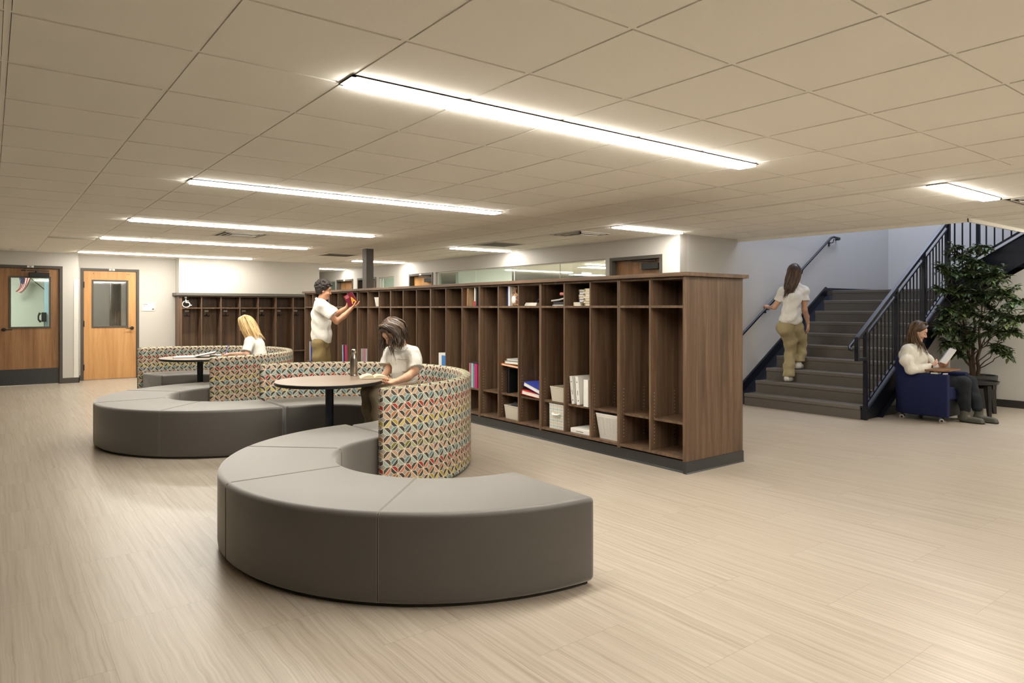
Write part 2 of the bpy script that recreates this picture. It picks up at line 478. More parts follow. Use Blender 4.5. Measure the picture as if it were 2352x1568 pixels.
# ---- baseboards
def bb(name, *boxes):
    mb = MB()
    for b in boxes: mb.box(*b)
    struct(mb.build(name, 'dark_frame'))
bb('baseboard_back', (d24x1 + .05, 1.352, Y24 - .012, Y24, 0, .1), (1.34, 1.352, Y24 - .012, Y22 - .012, 0, .1), (1.352, d22x0 - .05, Y22 - .012, Y22, 0, .1), (d22x1 + .05, 3.08, Y22 - .012, Y22, 0, .1), (-5, d24x0 - .05, Y24 - .012, Y24, 0, .1))
flat('baseboard_black', (.03, .027, .025), .45)
mb = MB(); mb.box(XU - .014, XU, -5, 4.20, 0, .105); mb.box(9.2, XU - .014, 4.186, 4.20, 0, .105); struct(mb.build('baseboard_right', 'baseboard_black'))
bb('baseboard_corridor', *[(XW - .012, XW, a, b, 0, .1) for a, b in ((YS, dA[0]), (dA[1], dB[0]), (dB[1], dC[0]), (dC[1], dD[0]), (dD[1], 22))])
bb('baseboard_stair', (XW, 8.6, YS - .012, YS, 0, .1))
# corner guard strip beside the brown door
mb = MB(); gx0 = atY(169.5, 700, Y24).x; mb.box(gx0, 1.345, Y24 - .006, Y24, .1, atY(170, 641, Y24).z); mb.box(1.34, 1.346, Y24 - .006, Y24 + .06, .1, atY(170, 641, Y24).z)
struct(mb.build('trim_2', 'white_trim'))

# ---- doors of the back wall
def lever(parent, x, z, y, d):
    mb = MB(); mb.cyl((x, y, z), (x, y - .02, z), .034, .032, 24); mb.cyl((x, y - .02, z), (x, y - .055, z), .012, n=12)
    mb.tube([(x, y - .05, z), (x + d * .03, y - .056, z), (x + d * .12, y - .05, z - .002)], [.011, .0095, .007], 10)
    mb.build('door_handle', 'black_plastic', parent, world=True, smooth=40)
def frame_x(parent, x0, x1, y, name='door_frame', t=.05, dep=.03):
    mb = MB()
    mb.box(x0 - t, x0, y - .012, y + .12, 0, DH); mb.box(x1, x1 + t, y - .012, y + .12, 0, DH); mb.box(x0 - t, x1 + t, y - .012, y + .12, DH, DH + t)
    mb.box(x0, x0 + .014, y + .075, y + .10, 0, DH); mb.box(x1 - .014, x1, y + .075, y + .10, 0, DH); mb.box(x0, x1, y + .075, y + .10, DH - .014, DH)
    return mb.build(name, 'dark_frame', parent, world=True, bevel=.002)
def vision_door(name, label, x0, x1, ywall, inset, mat, gl, gmat, hand, num):
    d = bpy.data.objects.new(name, None); COL.objects.link(d); d.location = ((x0 + x1) / 2, ywall, 0); d['kind'] = 'structure'; d['label'] = label
    frame_x(d, x0, x1, ywall)
    gx0, gx1, gz0, gz1 = gl
    y0, y1 = ywall + inset, ywall + inset + .045
    mb = MB(); e = .004
    mb.box(x0 + e, gx0, y0, y1, .01, DH - e); mb.box(gx1, x1 - e, y0, y1, .01, DH - e); mb.box(gx0, gx1, y0, y1, .01, gz0); mb.box(gx0, gx1, y0, y1, gz1, DH - e)
    mb.build('door_leaf', mat, d, world=True)
    mb = MB(); t = .024
    for q in ((gx0 - .006, gx0 + t, gz0 + t, gz1 - t), (gx1 - t, gx1 + .006, gz0 + t, gz1 - t), (gx0 - .006, gx1 + .006, gz0 - .006, gz0 + t), (gx0 - .006, gx1 + .006, gz1 - t, gz1 + .006)):
        mb.box(q[0], q[1], y0 - .012, y1 + .005, q[2], q[3])
    mb.build('window_frame', 'dark_frame', d, world=True, bevel=.002)
    mb = MB(); mb.box(gx0 + t, gx1 - t, y0 + .018, y0 + .024, gz0 + t, gz1 - t); mb.build('pane', gmat, d, world=True)
    # number plate on the head of the frame
    nx = num[1]; mb = MB(); mb.box(nx - .05, nx + .05, ywall - .016, ywall - .012, DH + .012, DH + .046)
    pl = mb.build('number_plate', 'white_plastic', d, world=True)
    mb = MB(); text_bits(mb, num[0], .038, m3((1, 0, 0), (0, 0, 1), (0, -1, 0)), (nx - .022, ywall - .0165, DH + .016), .0005, .001)
    mb.build('lettering', 'black_plastic', pl, world=True, norm=False)
    return d
g24 = (atY(21.5, 700, Y24).x, atY(116.5, 700, Y24).x, atY(70, 753.0, Y24).z, atY(70, 635, Y24).z)
D24 = vision_door('door_1', 'brown wood door with vision glass and black kick plate', d24x0, d24x1, Y24, .03, 'brown_door', g24, 'glass_clear', 0, ('24', atY(70, 609, Y24).x))
lever(D24, atY(9, 700, Y24).x, atY(9, 757, Y24).z, Y24 + .03, 1)
mb = MB(); mb.box(d24x0 + .012, d24x1 - .012, Y24 + .022, Y24 + .03, .012, atY(70, 847, Y24).z); mb.build('kick_plate', 'plinth_black', D24, world=True, bevel=.002)
mb = MB(); cx0, cx1 = atY(67, 620, Y24).x, atY(113.5, 620, Y24).x; mb.box(cx0, cx1, Y24 - .03, Y24 + .03, DH - .155, DH - .075)
mb.cbox(((cx0 + cx1) / 2 - .02, Y24 - .05, DH - .045), (.34, .02, .02), Matrix.Rotation(.12, 3, 'Z')); mb.cyl((cx0 + .1, Y24 - .02, DH - .08), (cx0 + .1, Y24 - .05, DH - .035), .015, n=10)
mb.box(cx0 - .12, cx0 - .05, Y24 - .06, Y24 - .012, DH - .055, DH - .03)
mb.build('door_closer', 'black_plastic', D24, world=True, bevel=.004)
g22 = (atY(211.5, 700, Y22).x, atY(294, 700, Y22).x, atY(250, 751.3, Y22).z, atY(250, 643.5, Y22).z)
D22 = vision_door('door_2', 'light oak door with grey vision glass', d22x0, d22x1, Y22, .005, 'oak_door', g22, 'glass_grey', 1, ('22', atY(257, 619, Y22).x))
lever(D22, atY(303.5, 700, Y22).x, atY(303, 753, Y22).z, Y22 + .005, -1)
for z in (.25, 1.10, 1.86):
    mb = MB(); mb.cyl((d22x0 + .002, Y22 - .01, z - .06), (d22x0 + .002, Y22 - .01, z + .06), .009, n=10); mb.box(d22x0 - .012, d22x0 + .016, Y22 - .005, Y22 + .008, z - .055, z + .055)
    mb.build('hinge', 'black_plastic', D22, world=True)
mb = MB()
for px in (215, 292.5, 296.5):
    q = atY(px, 628 if px < 250 else 630, Y22 + .004); mb.cyl((q.x, Y22 + .006, q.z), (q.x, Y22 + .0035, q.z), .007, n=10)
mb.build('screw_hole', 'black_plastic', D22, world=True)

# ---- rooms seen through the door glass
flat('classroom_wall', (.50, .515, .455), .7); flat('pale_blue', (.30, .42, .50), .6)
mb = MB(); mb.box(-1.6, 1.18, 18.2, 18.3, 0, 2.5); mb.box(1.12, 1.2, Y24 + .12, 18.2, 0, 2.5); mb.box(-1.7, -1.6, Y24 + .12, 18.3, 0, 2.5); mb.box(-1.7, 1.2, Y24 + .12, 18.3, 2.5, 2.56)
struct(mb.build('wall_classroom', 'classroom_wall'))
mb = MB(); mb.box(3.0, 3.08, Y22 + .12, 18.2, 0, 2.5); mb.box(1.2, 3.08, 18.2, 18.3, 0, 2.5); mb.box(1.2, 3.08, Y22 + .12, 18.3, 2.5, 2.56)
struct(mb.build('wall_nurse_room', 'wall_paint'))
def lamp_panel(name, x0, x1, y0, y1, label, mat='lamp_far', z=2.44, group=None):
    t = thing(name, label, 'light', ((x0 + x1) / 2, (y0 + y1) / 2, z), 0, group)
    mb = MB(); mb.box(x0, x1, y0, y0 + .012, z - .012, z); mb.box(x0, x1, y1 - .012, y1, z - .012, z); mb.box(x0, x0 + .012, y0, y1, z - .012, z); mb.box(x1 - .012, x1, y0, y1, z - .012, z)
    mb.box(x0, x1, y0, y1, z - .004, z)
    mb.build('frame', 'tee_white', t, world=True)
    mb = MB(); mb.box(x0 + .012, x1 - .012, y0 + .012, y1 - .012, z - .010, z - .005); mb.build('diffuser', mat, t, world=True)
    return t
lamp_panel('ceiling_light', -.6, .4, 16.3, 16.9, 'light panel inside the classroom behind the brown door', z=2.5)
# flag and wall phone in the classroom
fy = 17.9
def flag():
    t = thing('wall_flag', 'red and white striped flag with blue canton hanging from an angled pole', 'flag', (atY(75, 650, fy).x, fy, 2.0))
    a, b = atY(107, 668, fy), atY(70, 638, fy)
    d = (b - a).normalized(); e = b + d * .25
    mb = MB(); mb.cyl(a + Vector((0, .05, 0)), e, .008, n=8); mb.build('flag_pole', 'black_plastic', t, world=True)
    # cloth hangs in a curve from the pole to the lower left
    t_ = NT('flag_cloth'); u, v, _ = t_.sep(t_.coord('UV'))
    st = t_.math('MODULO', t_.math('FLOOR', t_.math('MULTIPLY', v, 9)), 2)
    c = t_.mix(st, (.45, .02, .03), (.8, .78, .74))
    can = t_.math('MULTIPLY', t_.math('LESS_THAN', u, .34), t_.math('LESS_THAN', v, .5))
    c = t_.mix(can, c, (.02, .035, .12))
    vo = t_.new('ShaderNodeTexVoronoi'); vo.inputs['Scale'].default_value = 1; t_.link(t_.scale(t_.coord('UV'), (16, 12, 1)), vo.inputs['Vector'])
    c = t_.mix(t_.math('MULTIPLY', can, t_.math('LESS_THAN', vo.outputs['Distance'], .22)), c, (.8, .8, .78))
    M['flag_cloth'] = t_.done(c, .8)
    mb = MB(); nu, nv = 16, 8; P = []
    p0, p1 = atY(72, 637, fy), atY(43, 634, fy)            # hoist edge
    q0, q1 = atY(49, 673, fy), atY(36, 669, fy)
    for j in range(nv + 1):
        for i in range(nu + 1):
            u_, v_ = i / nu, j / nv
            top = p1.lerp(p0, v_); bot = q1.lerp(q0, v_)
            p = top.lerp(bot, u_) + Vector((-.05 * math.sin(PI * u_) * (1 - v_) * -1, -.03 * math.sin(v_ * 9 + u_ * 3), -.05 * math.sin(u_ * PI)))
            P.append(p)
    fs = []; uv = []
    for j in range(nv):
        for i in range(nu):
            a_ = j * (nu + 1) + i; fs.append((a_, a_ + 1, a_ + nu + 2, a_ + nu + 1))
            uv.append([(i / nu, j / nv), ((i + 1) / nu, j / nv), ((i + 1) / nu, (j + 1) / nv), (i / nu, (j + 1) / nv)])
    mb.add(P, fs, uv); o = mb.build('flag_cloth', 'flag_cloth', t, world=True, smooth=60, norm=False)
    s = o.modifiers.new('t', 'SOLIDIFY'); s.thickness = .003
flag()
t = thing('wall_phone', 'black wall phone with hanging handset seen through the brown door glass', 'phone', (atY(101, 733, 17.6).x, 17.6, 0))
c = atY(101, 728, 17.6)
mb = MB(); mb.cbox(c, (.09, .05, .2)); mb.build('phone_base', 'black_plastic', t, world=True, bevel=.01)
mb = MB(); mb.tube([c + Vector((-.07, -.05, .09)), c + Vector((-.10, -.06, .03)), c + Vector((-.10, -.06, -.05)), c + Vector((-.06, -.05, -.1))], [.025, .016, .016, .025], 10); mb.build('handset', 'black_plastic', t, world=True, smooth=50)
mb = MB(); mb.tube([c + Vector((0, -.03, -.1)), c + Vector((.01, -.03, -.3)), c + Vector((-.02, -.03, -.45))], .006, 6); mb.build('cord', 'black_plastic', t, world=True)
mb = MB(); a = atY(104, 700, 17.7); mb.box(a.x - .02, a.x + .05, 17.65, 17.7, .9, 2.4); mb.box(a.x + .06, a.x + .12, 17.65, 17.7, .9, 2.4); struct(mb.build('trim_3', 'pale_blue'))
mb = MB()                                     # hanging curtain in the nurse room
pts = []
n = 40
x0c, x1c = atY(252, 700, 16.9).x, atY(279, 700, 16.9).x
for k in range(n + 1):
    x = x0c + (x1c - x0c) * k / n; pts.append((x, 16.9 + .035 * math.sin(k * 1.3)))
vs = [(x, y, z) for z in (.2, 2.3) for x, y in pts]
mb.add(vs, [(k, k + 1, n + 2 + k, n + 1 + k) for k in range(n)])
o = tag(mb.build('privacy_curtain', 'white_trim', smooth=60, norm=False), 'pale curtain hanging behind the oak door glass', 'curtain'); s = o.modifiers.new('t', 'SOLIDIFY'); s.thickness = .004
mb = MB(); mb.box(x0c - .5, 3.0, 16.885, 16.915, 2.3, 2.33); tag(mb.build('curtain_track', 'grille_grey'), 'rail across the top of the nurse room behind the oak door glass', 'rail')
lamp_panel('ceiling_light', 1.6, 2.2, 16.9, 17.2, 'small light panel inside the room behind the oak door', z=2.5, mat='lamp_far')

# room sign next to the oak door
c = atY(341, 704.5, Y22)
t = thing('room_sign', 'white room sign with black lettering beside the oak door', 'sign', (c.x, Y22, c.z))
w_, h_ = .232, .168
mb = MB(); mb.cbox((c.x, Y22 - .006, c.z), (w_, .008, h_)); mb.build('plate', 'white_plastic', t, world=True, bevel=.003)
mb = MB(); R_ = m3((1, 0, 0), (0, 0, 1), (0, -1, 0))
text_bits(mb, 'NURSE', .026, R_, (c.x - w_ / 2 + .018, Y22 - .0105, c.z + .042), .0005, .0006); text_bits(mb, '22', .034, R_, (c.x - w_ / 2 + .018, Y22 - .0105, c.z + .008), .0005)
mb.build('lettering', 'black_plastic', t, world=True, norm=False)
mb = MB(); lx, lz = c.x + w_ / 2 - .035, c.z - h_ / 2 + .034
mb.prism([(lx - .02, lz - .004), (lx - .008, lz + .016), (lx + .012, lz + .018), (lx + .022, lz + .002), (lx + .012, lz - .016), (lx + .004, lz - .002), (lx - .004, lz - .014)], 'Y', Y22 - .0115, Y22 - .010)
mb.build('logo_mark', 'dark_frame', t, world=True)

# ---- corridor doors and windows
def corridor_door(name, y0, y1, leafmat, closer, plate, label):
    d = bpy.data.objects.new(name, None); COL.objects.link(d); d.location = (XW, (y0 + y1) / 2, 0); d['kind'] = 'structure'; d['label'] = label
    t = .05; mb = MB()
    for q in ((y0, y0 + t, 0, ZD - t), (y1 - t, y1, 0, ZD - t), (y0, y1, ZD - t, ZD)): mb.box(XW - .014, XW + .15, q[0], q[1], q[2], q[3])
    mb.build('door_frame', 'dark_frame', d, world=True, bevel=.002)
    mb = MB(); mb.box(XW + .10, XW + .145, y0 + t, y1 - t, .01, ZD - t - .003); mb.build('door_leaf', leafmat, d, world=True)
    if closer:
        ym = y0 + t + .22
        mb = MB(); mb.box(XW + .02, XW + .10, ym - .17, ym + .15, ZD - t - .15, ZD - t - .06); mb.cbox((XW + .0, ym + .08, ZD - t - .03), (.03, .42, .018), Matrix.Rotation(.1, 3, 'Z'))
        mb.build('door_closer', 'black_plastic', d, world=True, bevel=.004)
    if plate:
        ym = (y0 + y1) / 2; mb = MB(); mb.box(XW - .018, XW - .014, ym - .045, ym + .045, ZD - .045, ZD - .012); mb.build('number_plate', 'white_plastic', d, world=True)
corridor_door('door_3', *dA, 'brown_door', True, False, 'brown corridor door with black closer behind the shelf end')
corridor_door('door_4', *dB, 'oak_door', True, True, 'corridor door with closer left of the long glazing')
corridor_door('door_5', *dC, 'brown_door', False, False, 'corridor door half hidden by the dark column')
corridor_door('door_6', *dD, 'brown_door', False, True, 'corridor door farthest along the corridor')
def window(name, y0, y1, z0, z1, mull, gm, label, blind=False):
    d = bpy.data.objects.new(name, None); COL.objects.link(d); d.location = (XW, (y0 + y1) / 2, z0); d['kind'] = 'structure'; d['label'] = label
    mb = MB(); mb.box(XW + .04, XW + .11, y0, y1, z0, z0 + .02); mb.box(XW + .04, XW + .11, y0, y1, z1 - .02, z1); mb.box(XW + .04, XW + .11, y0, y0 + .02, z0, z1); mb.box(XW + .04, XW + .11, y1 - .02, y1, z0, z1)
    mb.build('window_frame', 'white_trim', d, world=True)
    ed = [y0 + .02] + list(mull) + [y1 - .02]
    for a, b in zip(ed, ed[1:]):
        mb = MB(); mb.box(XW + .07, XW + .08, a + .004, b - .004, z0 + .02, z1 - .02); mb.build('pane', gm, d, world=True)
    for m_ in mull:
        mb = MB(); mb.box(XW + .068, XW + .082, m_ - .005, m_ + .005, z0 + .02, z1 - .02); mb.build('glass_joint', 'paper', d, world=True)
    if blind:
        mb = MB()
        k = 0; z = z1 - .03
        while z > z0 + .1: mb.cbox((XW + .13, (y0 + y1) / 2, z), (.022, y1 - y0 - .05, .002), Matrix.Rotation(.9, 3, 'Y')); z -= .02
        mb.build('blind', 'blind_green', d, world=True)
flat('blind_green', (.66, .71, .67), .6)
window('window_1', *wBand, .9, ZW, [yx(1279), yx(1174.5), yx(1085.7)], 'glass_green', 'long interior glazing above the brown shelving')
window('window_2', *wS, .9, ZD - .02, [], 'glass_green', 'small corridor window with pale green blind', True)
window('window_3', *wE, .9, ZD - .02, [], 'glass_green', 'corridor window just above the standing boy', True)
# ---- the office behind the glazing
mb = MB(); mb.box(19, 19.1, YS + .15, 24, 0, 2.5); mb.box(XW + .15, 19.1, 23.9, 24, 0, 2.5); mb.box(XF, 19.1, YS + .1, YS + .2, 0, 2.5)
mb.box(XW + .15, 9.15, 12.0, 12.1, 0, 2.5); mb.box(XW + .15, 9.15, 16.8, 16.9, 0, 2.5)
struct(mb.build('wall_office', 'blind_green'))
mb = MB(); mb.box(XW + .15, 19.1, YS + .15, 24, 2.46, 2.5); struct(mb.build('ceiling_office', 'tile_white'))
for k, (x, y, lb) in enumerate([(9.6, 10.2, 'office ceiling light nearest the long glazing'), (12.0, 12.4, 'office ceiling light in the middle of the room behind the glazing'), (11.6, 8.6, 'office ceiling light towards the brown corridor door'), (14.5, 15.5, 'farthest office ceiling light behind the glazing'), (8.4, 14.2, 'light in the small room behind the green blind')]):
    lamp_panel('ceiling_light', x, x + 1.2, y, y + .6, lb, z=2.46)
mb = MB(); mb.box(12, 19, 16, 16.1, 0, 1.9); struct(mb.build('wall_office_screen', 'wall_paint'))
# exit sign and small office things seen through the glazing are kept to the sign only
c = atX(1104, 636, 8.6)

# ---- column that stands behind the shelving
mb = MB(); mb.box(5.147, 5.282, 10.87, 11.03, 1.718, CEIL)
struct(mb.build('trim_4', 'dark_frame', bevel=.004), 'dark steel column rising out of the long shelving')
mb = MB(); mb.box(5.10, 5.33, 10.82, 11.08, CEIL - .012, CEIL - .003); struct(mb.build('trim_5', 'tee_white'))

# ---- ceiling fixtures
def strip(x0, x1, y1, label, group):
    t = thing('linear_light', label, 'light', ((x0 + x1) / 2, y1 - .075, CEIL), 0, group)
    z = CEIL - .006; y0 = y1 - .155
    mb = MB()
    for q in ((x0, x1, y0, y0 + .014), (x0, x1, y1 - .014, y1), (x0, x0 + .02, y0, y1), (x1 - .02, x1, y0, y1)): mb.box(q[0], q[1], q[2], q[3], z - .005, z)
    mb.box(x0, x1, y0, y1, z - .004, z)
    mb.build('frame', 'white_trim', t, world=True)
    mb = MB(); mb.box(x0 + .02, x1 - .02, y0 + .010, y1 - .010, z - .018, z - .005); mb.build('diffuser', 'lamp', t, world=True)
G1 = 'long linear lights over the seating'
for y, lb in ((2.972, 'nearest and largest long linear ceiling light'), (6.03, 'long linear ceiling light, second from the camera'), (9.05, 'long linear ceiling light, third from the camera'), (11.62, 'long linear ceiling light, fourth from the camera, before the slot diffuser'), (14.74, 'farthest long linear ceiling light, close to the doors')):
    strip(1.27, 4.36, y, lb, G1)
strip(1.27, 4.36, -.08, 'long linear ceiling light just behind the camera', G1)
G2 = 'short linear lights along the corridor'
for y, lb in ((2.46, 'short linear ceiling light at right by the stair opening'), (6.13, 'short linear ceiling light above the brown corridor door'), (9.97, 'short linear ceiling light above the long glazing'), (13.95, 'short linear ceiling light right of the dark column'), (17.3, 'farthest short linear ceiling light down the corridor')):
    strip(6.24, 7.50, y, lb, G2)
strip(6.24, 7.50, -1.0, 'short linear ceiling light nearest the camera, out of frame', G2)
strip(10.05, 11.30, 2.25, 'added unseen ceiling light that brightens the right wall, nearest the stairwell', G2); strip(9.44, 10.69, 1.06, 'added unseen ceiling light beyond the right edge, brightening the wall by the tree', G2); strip(9.44, 10.69, -1.47, 'added unseen ceiling light farthest beyond the right edge, filling the right side', G2)  # out-of-view strips added to brighten the dark right wall
def diffuser(x0, x1, y0, y1, label, kind):
    t = thing('ceiling_vent', label, 'vent', ((x0 + x1) / 2, (y0 + y1) / 2, CEIL), 0)
    z = CEIL - .005; mb = MB()
    cx, cy = (x0 + x1) / 2, (y0 + y1) / 2; hx, hy = (x1 - x0) / 2, (y1 - y0) / 2
    if kind == 'cone':
        for k, (s, zz) in enumerate(((1, 0), (.80, .012), (.60, .024))):
            a, b = hx * s, hy * s; w = .02
            for q in ((-a, a, -b, -b + w), (-a, a, b - w, b), (-a, -a + w, -b, b), (a - w, a, -b, b)): mb.box(cx + q[0], cx + q[1], cy + q[2], cy + q[3], z - .006 - zz * .4, z)
        mb.build('frame', 'diffuser_white', t, world=True)
        mb = MB(); mb.box(cx - hx * .52, cx + hx * .52, cy - hy * .52, cy + hy * .52, z - .03, z - .022); mb.build('centre_plate', 'diffuser_white', t, world=True)
        mb = MB(); mb.box(x0 + .02, x1 - .02, y0 + .02, y1 - .02, z - .003, z); mb.build('throat', 'void_dark', t, world=True)
    elif kind == 'grille':
        for q in ((x0, x1, y0, y0 + .02), (x0, x1, y1 - .02, y1), (x0, x0 + .02, y0, y1), (x1 - .02, x1, y0, y1)): mb.box(*q, z - .008, z)
        mb.build('frame', 'diffuser_white', t, world=True)
        mb = MB(); k = y0 + .03
        while k < y1 - .025: mb.box(x0 + .02, x1 - .02, k, k + .008, z - .006, z); k += .02
        mb.build('slats', 'grille_grey', t, world=True)
        mb = MB(); mb.box(x0 + .02, x1 - .02, y0 + .02, y1 - .02, z - .001, z + .002); mb.build('backing', 'void_dark', t, world=True)
    else:
        mb.box(x0, x1, y0, y0 + .012, z - .01, z); mb.box(x0, x1, y1 - .012, y1, z - .01, z); mb.box(x0, x1, cy - .006, cy + .006, z - .01, z)
        mb.build('frame', 'diffuser_white', t, world=True)
        mb = MB(); mb.box(x0, x1, y0 + .012, y1 - .012, z - .002, z + .001); mb.build('slot', 'grille_grey', t, world=True)
diffuser(2.49, 3.10, 9.62, 10.25, 'square air diffuser between the third and fourth long lights', 'cone')
diffuser(6.25, 6.86, 6.70, 7.32, 'square air diffuser near the brown corridor door', 'cone')
diffuser(6.25, 6.86, 8.62, 9.22, 'flat return air grille above the long glazing', 'grille')
diffuser(5.06, 5.68, 12.30, 12.90, 'grey return air grille left of the dark column', 'grille')
diffuser(.67, 1.25, 11.82, 11.95, 'slot diffuser at the left end of the fourth long light', 'slot')
diffuser(7.56, 8.16, 1.85, 2.34, 'air diffuser cut by the right edge of the picture', 'cone')
mb = MB(); mb.lathe([(.05, CEIL - .03), (.062, CEIL - .025), (.065, CEIL - .004)], 20, (atZ(33, 572, CEIL).x, 14.85, 0)); tag(mb.build('smoke_detector', 'white_plastic', smooth=40), 'round smoke detector on the ceiling above the brown door', 'detector')
# ================================================================ brown cubby shelving
XS, YN, PIT, XB = 4.70, 3.743, .3835, 5.512
ZT, ZM, ZA = 1.681, 1.421, .425            # underside of the top, fixed shelf, adjustable shelf (top face)
NB = 23
TH = .018
def bay_y(i): return YN + PIT * i           # near side of bay i

pin_mat = 'white_plastic'
def pin_holes(mb, y, side, z0=.20, z1=.66, xs=(XS + .05, XS + .33)):
    for x in xs:
        z = z0
        while z < z1: mb.cbox((x, y + side * .0006, z), (.005, .0012, .005)); z += .032

def cubby_unit(i0, n, label):
    y0, y1 = bay_y(i0), bay_y(i0 + n)
    t = thing('cubby_unit', label, 'shelving', ((XS + XS + .40) / 2, (y0 + y1) / 2, 0), 0, 'brown open cubby units in one long run')
    # carcass
    mb = MB(); e = .0006
    mb.box(XS, XS + .40, y0 + e, y0 + TH, .10, ZT - .002); mb.box(XS, XS + .40, y1 - TH, y1 - e, .10, ZT - .002)
    mb.box(XS + .385, XS + .40, y0 + TH, y1 - TH, .10, ZT - .002)
    mb.box(XS + .001, XS + .385, y0 + TH, y1 - TH, .115, .137)
    mb.box(XS + .012, XS + .385, y0 + TH, y1 - TH, ZT - .022, ZT - .002)
    mb.mi = 1
    for k in range(n):
        if i0 + k < 9: pin_holes(mb, bay_y(i0 + k + 1) - (TH if k == n - 1 else TH / 2), -1); pin_holes(mb, bay_y(i0 + k) + (TH if k == 0 else TH / 2), 1)
    mb.build('carcass', ['walnut', 'paper'], t, world=True)
    for k in range(1, n):
        y = bay_y(i0 + k); mb = MB(); mb.box(XS, XS + .385, y - TH / 2, y + TH / 2, .137, ZT - .022); mb.build('divider', 'walnut', t, world=True)
    for k in range(n):
        a = bay_y(i0 + k) + (TH if k == 0 else TH / 2); b = bay_y(i0 + k + 1) - (TH if k == n - 1 else TH / 2)
        mb = MB(); mb.box(XS + .001, XS + .385, a, b, ZM - .011, ZM + .011); mb.build('fixed_shelf', 'walnut', t, world=True)
        mb = MB(); mb.box(XS + .035, XS + .375, a + .003, b - .003, ZA - .02, ZA); sh = mb.build('adjustable_shelf', 'walnut', t, world=True)
        if i0 + k < 9:
            for yy, s in ((b, -1), (a, 1)):
                for x in (XS + .055, XS + .30):
                    MB().cyl((x, yy, ZA + .004), (x, yy + s * .012, ZA + .004), .007, n=8).build('shelf_pin', 'chrome', t, world=True)
    return t
names = ['two bays wide, next to the end panel', 'three bays wide with white binders, plaid bin and perforated basket', 'three bays wide with cream bin, orange folder and blue binder', 'three bays wide with coloured binders, right of the booth back', 'three empty bays behind the reading boy', 'three bays wide with the white bin on its upper shelf', 'three bays wide, right of the boy holding the maroon book', 'three bays wide at the far end, behind the standing boy']
i0 = 0
for k, nm in enumerate(names):
    n = 2 if k == 0 else 3
    cubby_unit(i0, n, 'brown open cubby unit ' + nm); i0 += n
YE = bay_y(NB)
t = tag(MB().box(XS - .012, XB + .0, YN - .02, YN, .10, ZT - .002).build('end_panel', 'walnut', None, bevel=.001), 'wide brown wood-grain end panel closing the cubby run', 'panel')
tag(MB().box(XS, XB, YE, YE + .018, .10, ZT - .002).build('end_panel', 'walnut'), 'narrow-looking brown end panel at the far end of the cubby run', 'panel')
tag(MB().box(XB - .02, XB, YN, YE, .10, ZT - .002).build('back_panel', 'walnut'), 'brown back panel along the corridor side of the cubby run', 'panel')
tag(MB().box(XS - .035, XB + .045, YN - .055, YE + .05, ZT, ZT + .034).build('shelf_top', 'walnut_top', bevel=.002), 'long brown wood top lying over all the cubby units', 'countertop')
pl = thing('plinth', 'black toe kick running along the foot of the cubby run', 'plinth', ((XS + XB) / 2, (YN + YE) / 2, 0))
MB().box(XS + .03, XB - .02, YN - .018, YE, 0, .098).build('base', 'plinth_black', pl, world=True)
mb = MB(); mb.box(XS + .024, XS + .03, YN, YE, 0, .098); mb.prism([(XS + .024, 0), (XS + .024, .012), (XS + .004, 0)], 'Y', YN, YE)
mb.box(XS - .012, XB + .002, YN - .028, YN - .019, 0, .10); mb.prism([(YN - .028, .010), (YN - .028, 0), (YN - .038, 0)], 'X', XS - .012, XB + .002)
mb.box(XS - .0115, XS + .022, YN - .0189, YN + .004, 0, .0975)
mb.build('rubber_base', 'plinth_black', pl, world=True)

# ================================================================ lockers in the back wall niche
XL, LP, YL = 3.08, .3862, YB
def locker_unit(i0, n, label):
    x0, x1 = XL + .045 + LP * i0, XL + .045 + LP * (i0 + n)
    t = thing('locker_unit', label, 'shelving', ((x0 + x1) / 2, YL + .18, 0), 0, 'brown coat cubbies in the wall niche')
    mb = MB(); D = .35
    a0 = x0 - (.045 if i0 == 0 else 0)
    mb.box(a0, x0 + .012, YL, YL + D, .10, 1.655); mb.box(x1 - .012, x1, YL, YL + D, .10, 1.655)
    mb.box(x0, x1, YL + D - .015, YL + D, .10, 1.655); mb.box(x0, x1, YL, YL + D - .015, .115, .137); mb.box(x0, x1, YL + .01, YL + D - .015, 1.64, 1.655)
    mb.build('carcass', 'walnut', t, world=True)
    for k in range(1, n):
        x = x0 + LP * k; MB().box(x - .011, x + .011, YL, YL + D - .015, .137, 1.64).build('divider', 'walnut', t, world=True)
    for k in range(n):
        a, b = x0 + LP * k + .012, x0 + LP * (k + 1) - .012; xm = (a + b) / 2
        MB().box(a, b, YL + .001, YL + D - .015, 1.395, 1.417).build('fixed_shelf', 'walnut', t, world=True)
        MB().box(a + .002, b - .002, YL + .03, YL + D - .02, .43, .45).build('adjustable_shelf', 'walnut', t, world=True)
        yb = YL + D - .016; xm -= .02
        mb = MB(); mb.box(xm - .04, xm + .04, yb - .004, yb, 1.325, 1.36); mb.build('name_plate', 'white_plastic', t, world=True)
        if not (i0 == 0 and k == 0) or True:
            mb = MB(); mb.cyl((xm, yb, 1.27), (xm, yb - .012, 1.27), .012, n=10)
            mb.tube([(xm, yb - .01, 1.285), (xm, yb - .05, 1.29)], .006, 8)
            for s in (-1, 1): mb.tube([(xm, yb - .012, 1.262), (xm + s * .02, yb - .03, 1.235), (xm + s * .045, yb - .04, 1.237), (xm + s * .055, yb - .042, 1.262)], [.009, .008, .008, .009], 8)
            mb.build('coat_hook', 'black_plastic', t, world=True, smooth=50)
    return t
locker_unit(0, 3, 'left three brown coat cubbies, with the wheelchair symbol in the first')
locker_unit(3, 2, 'middle two brown coat cubbies behind the blonde person')
locker_unit(5, 2, 'right two brown coat cubbies beside the long cubby run')
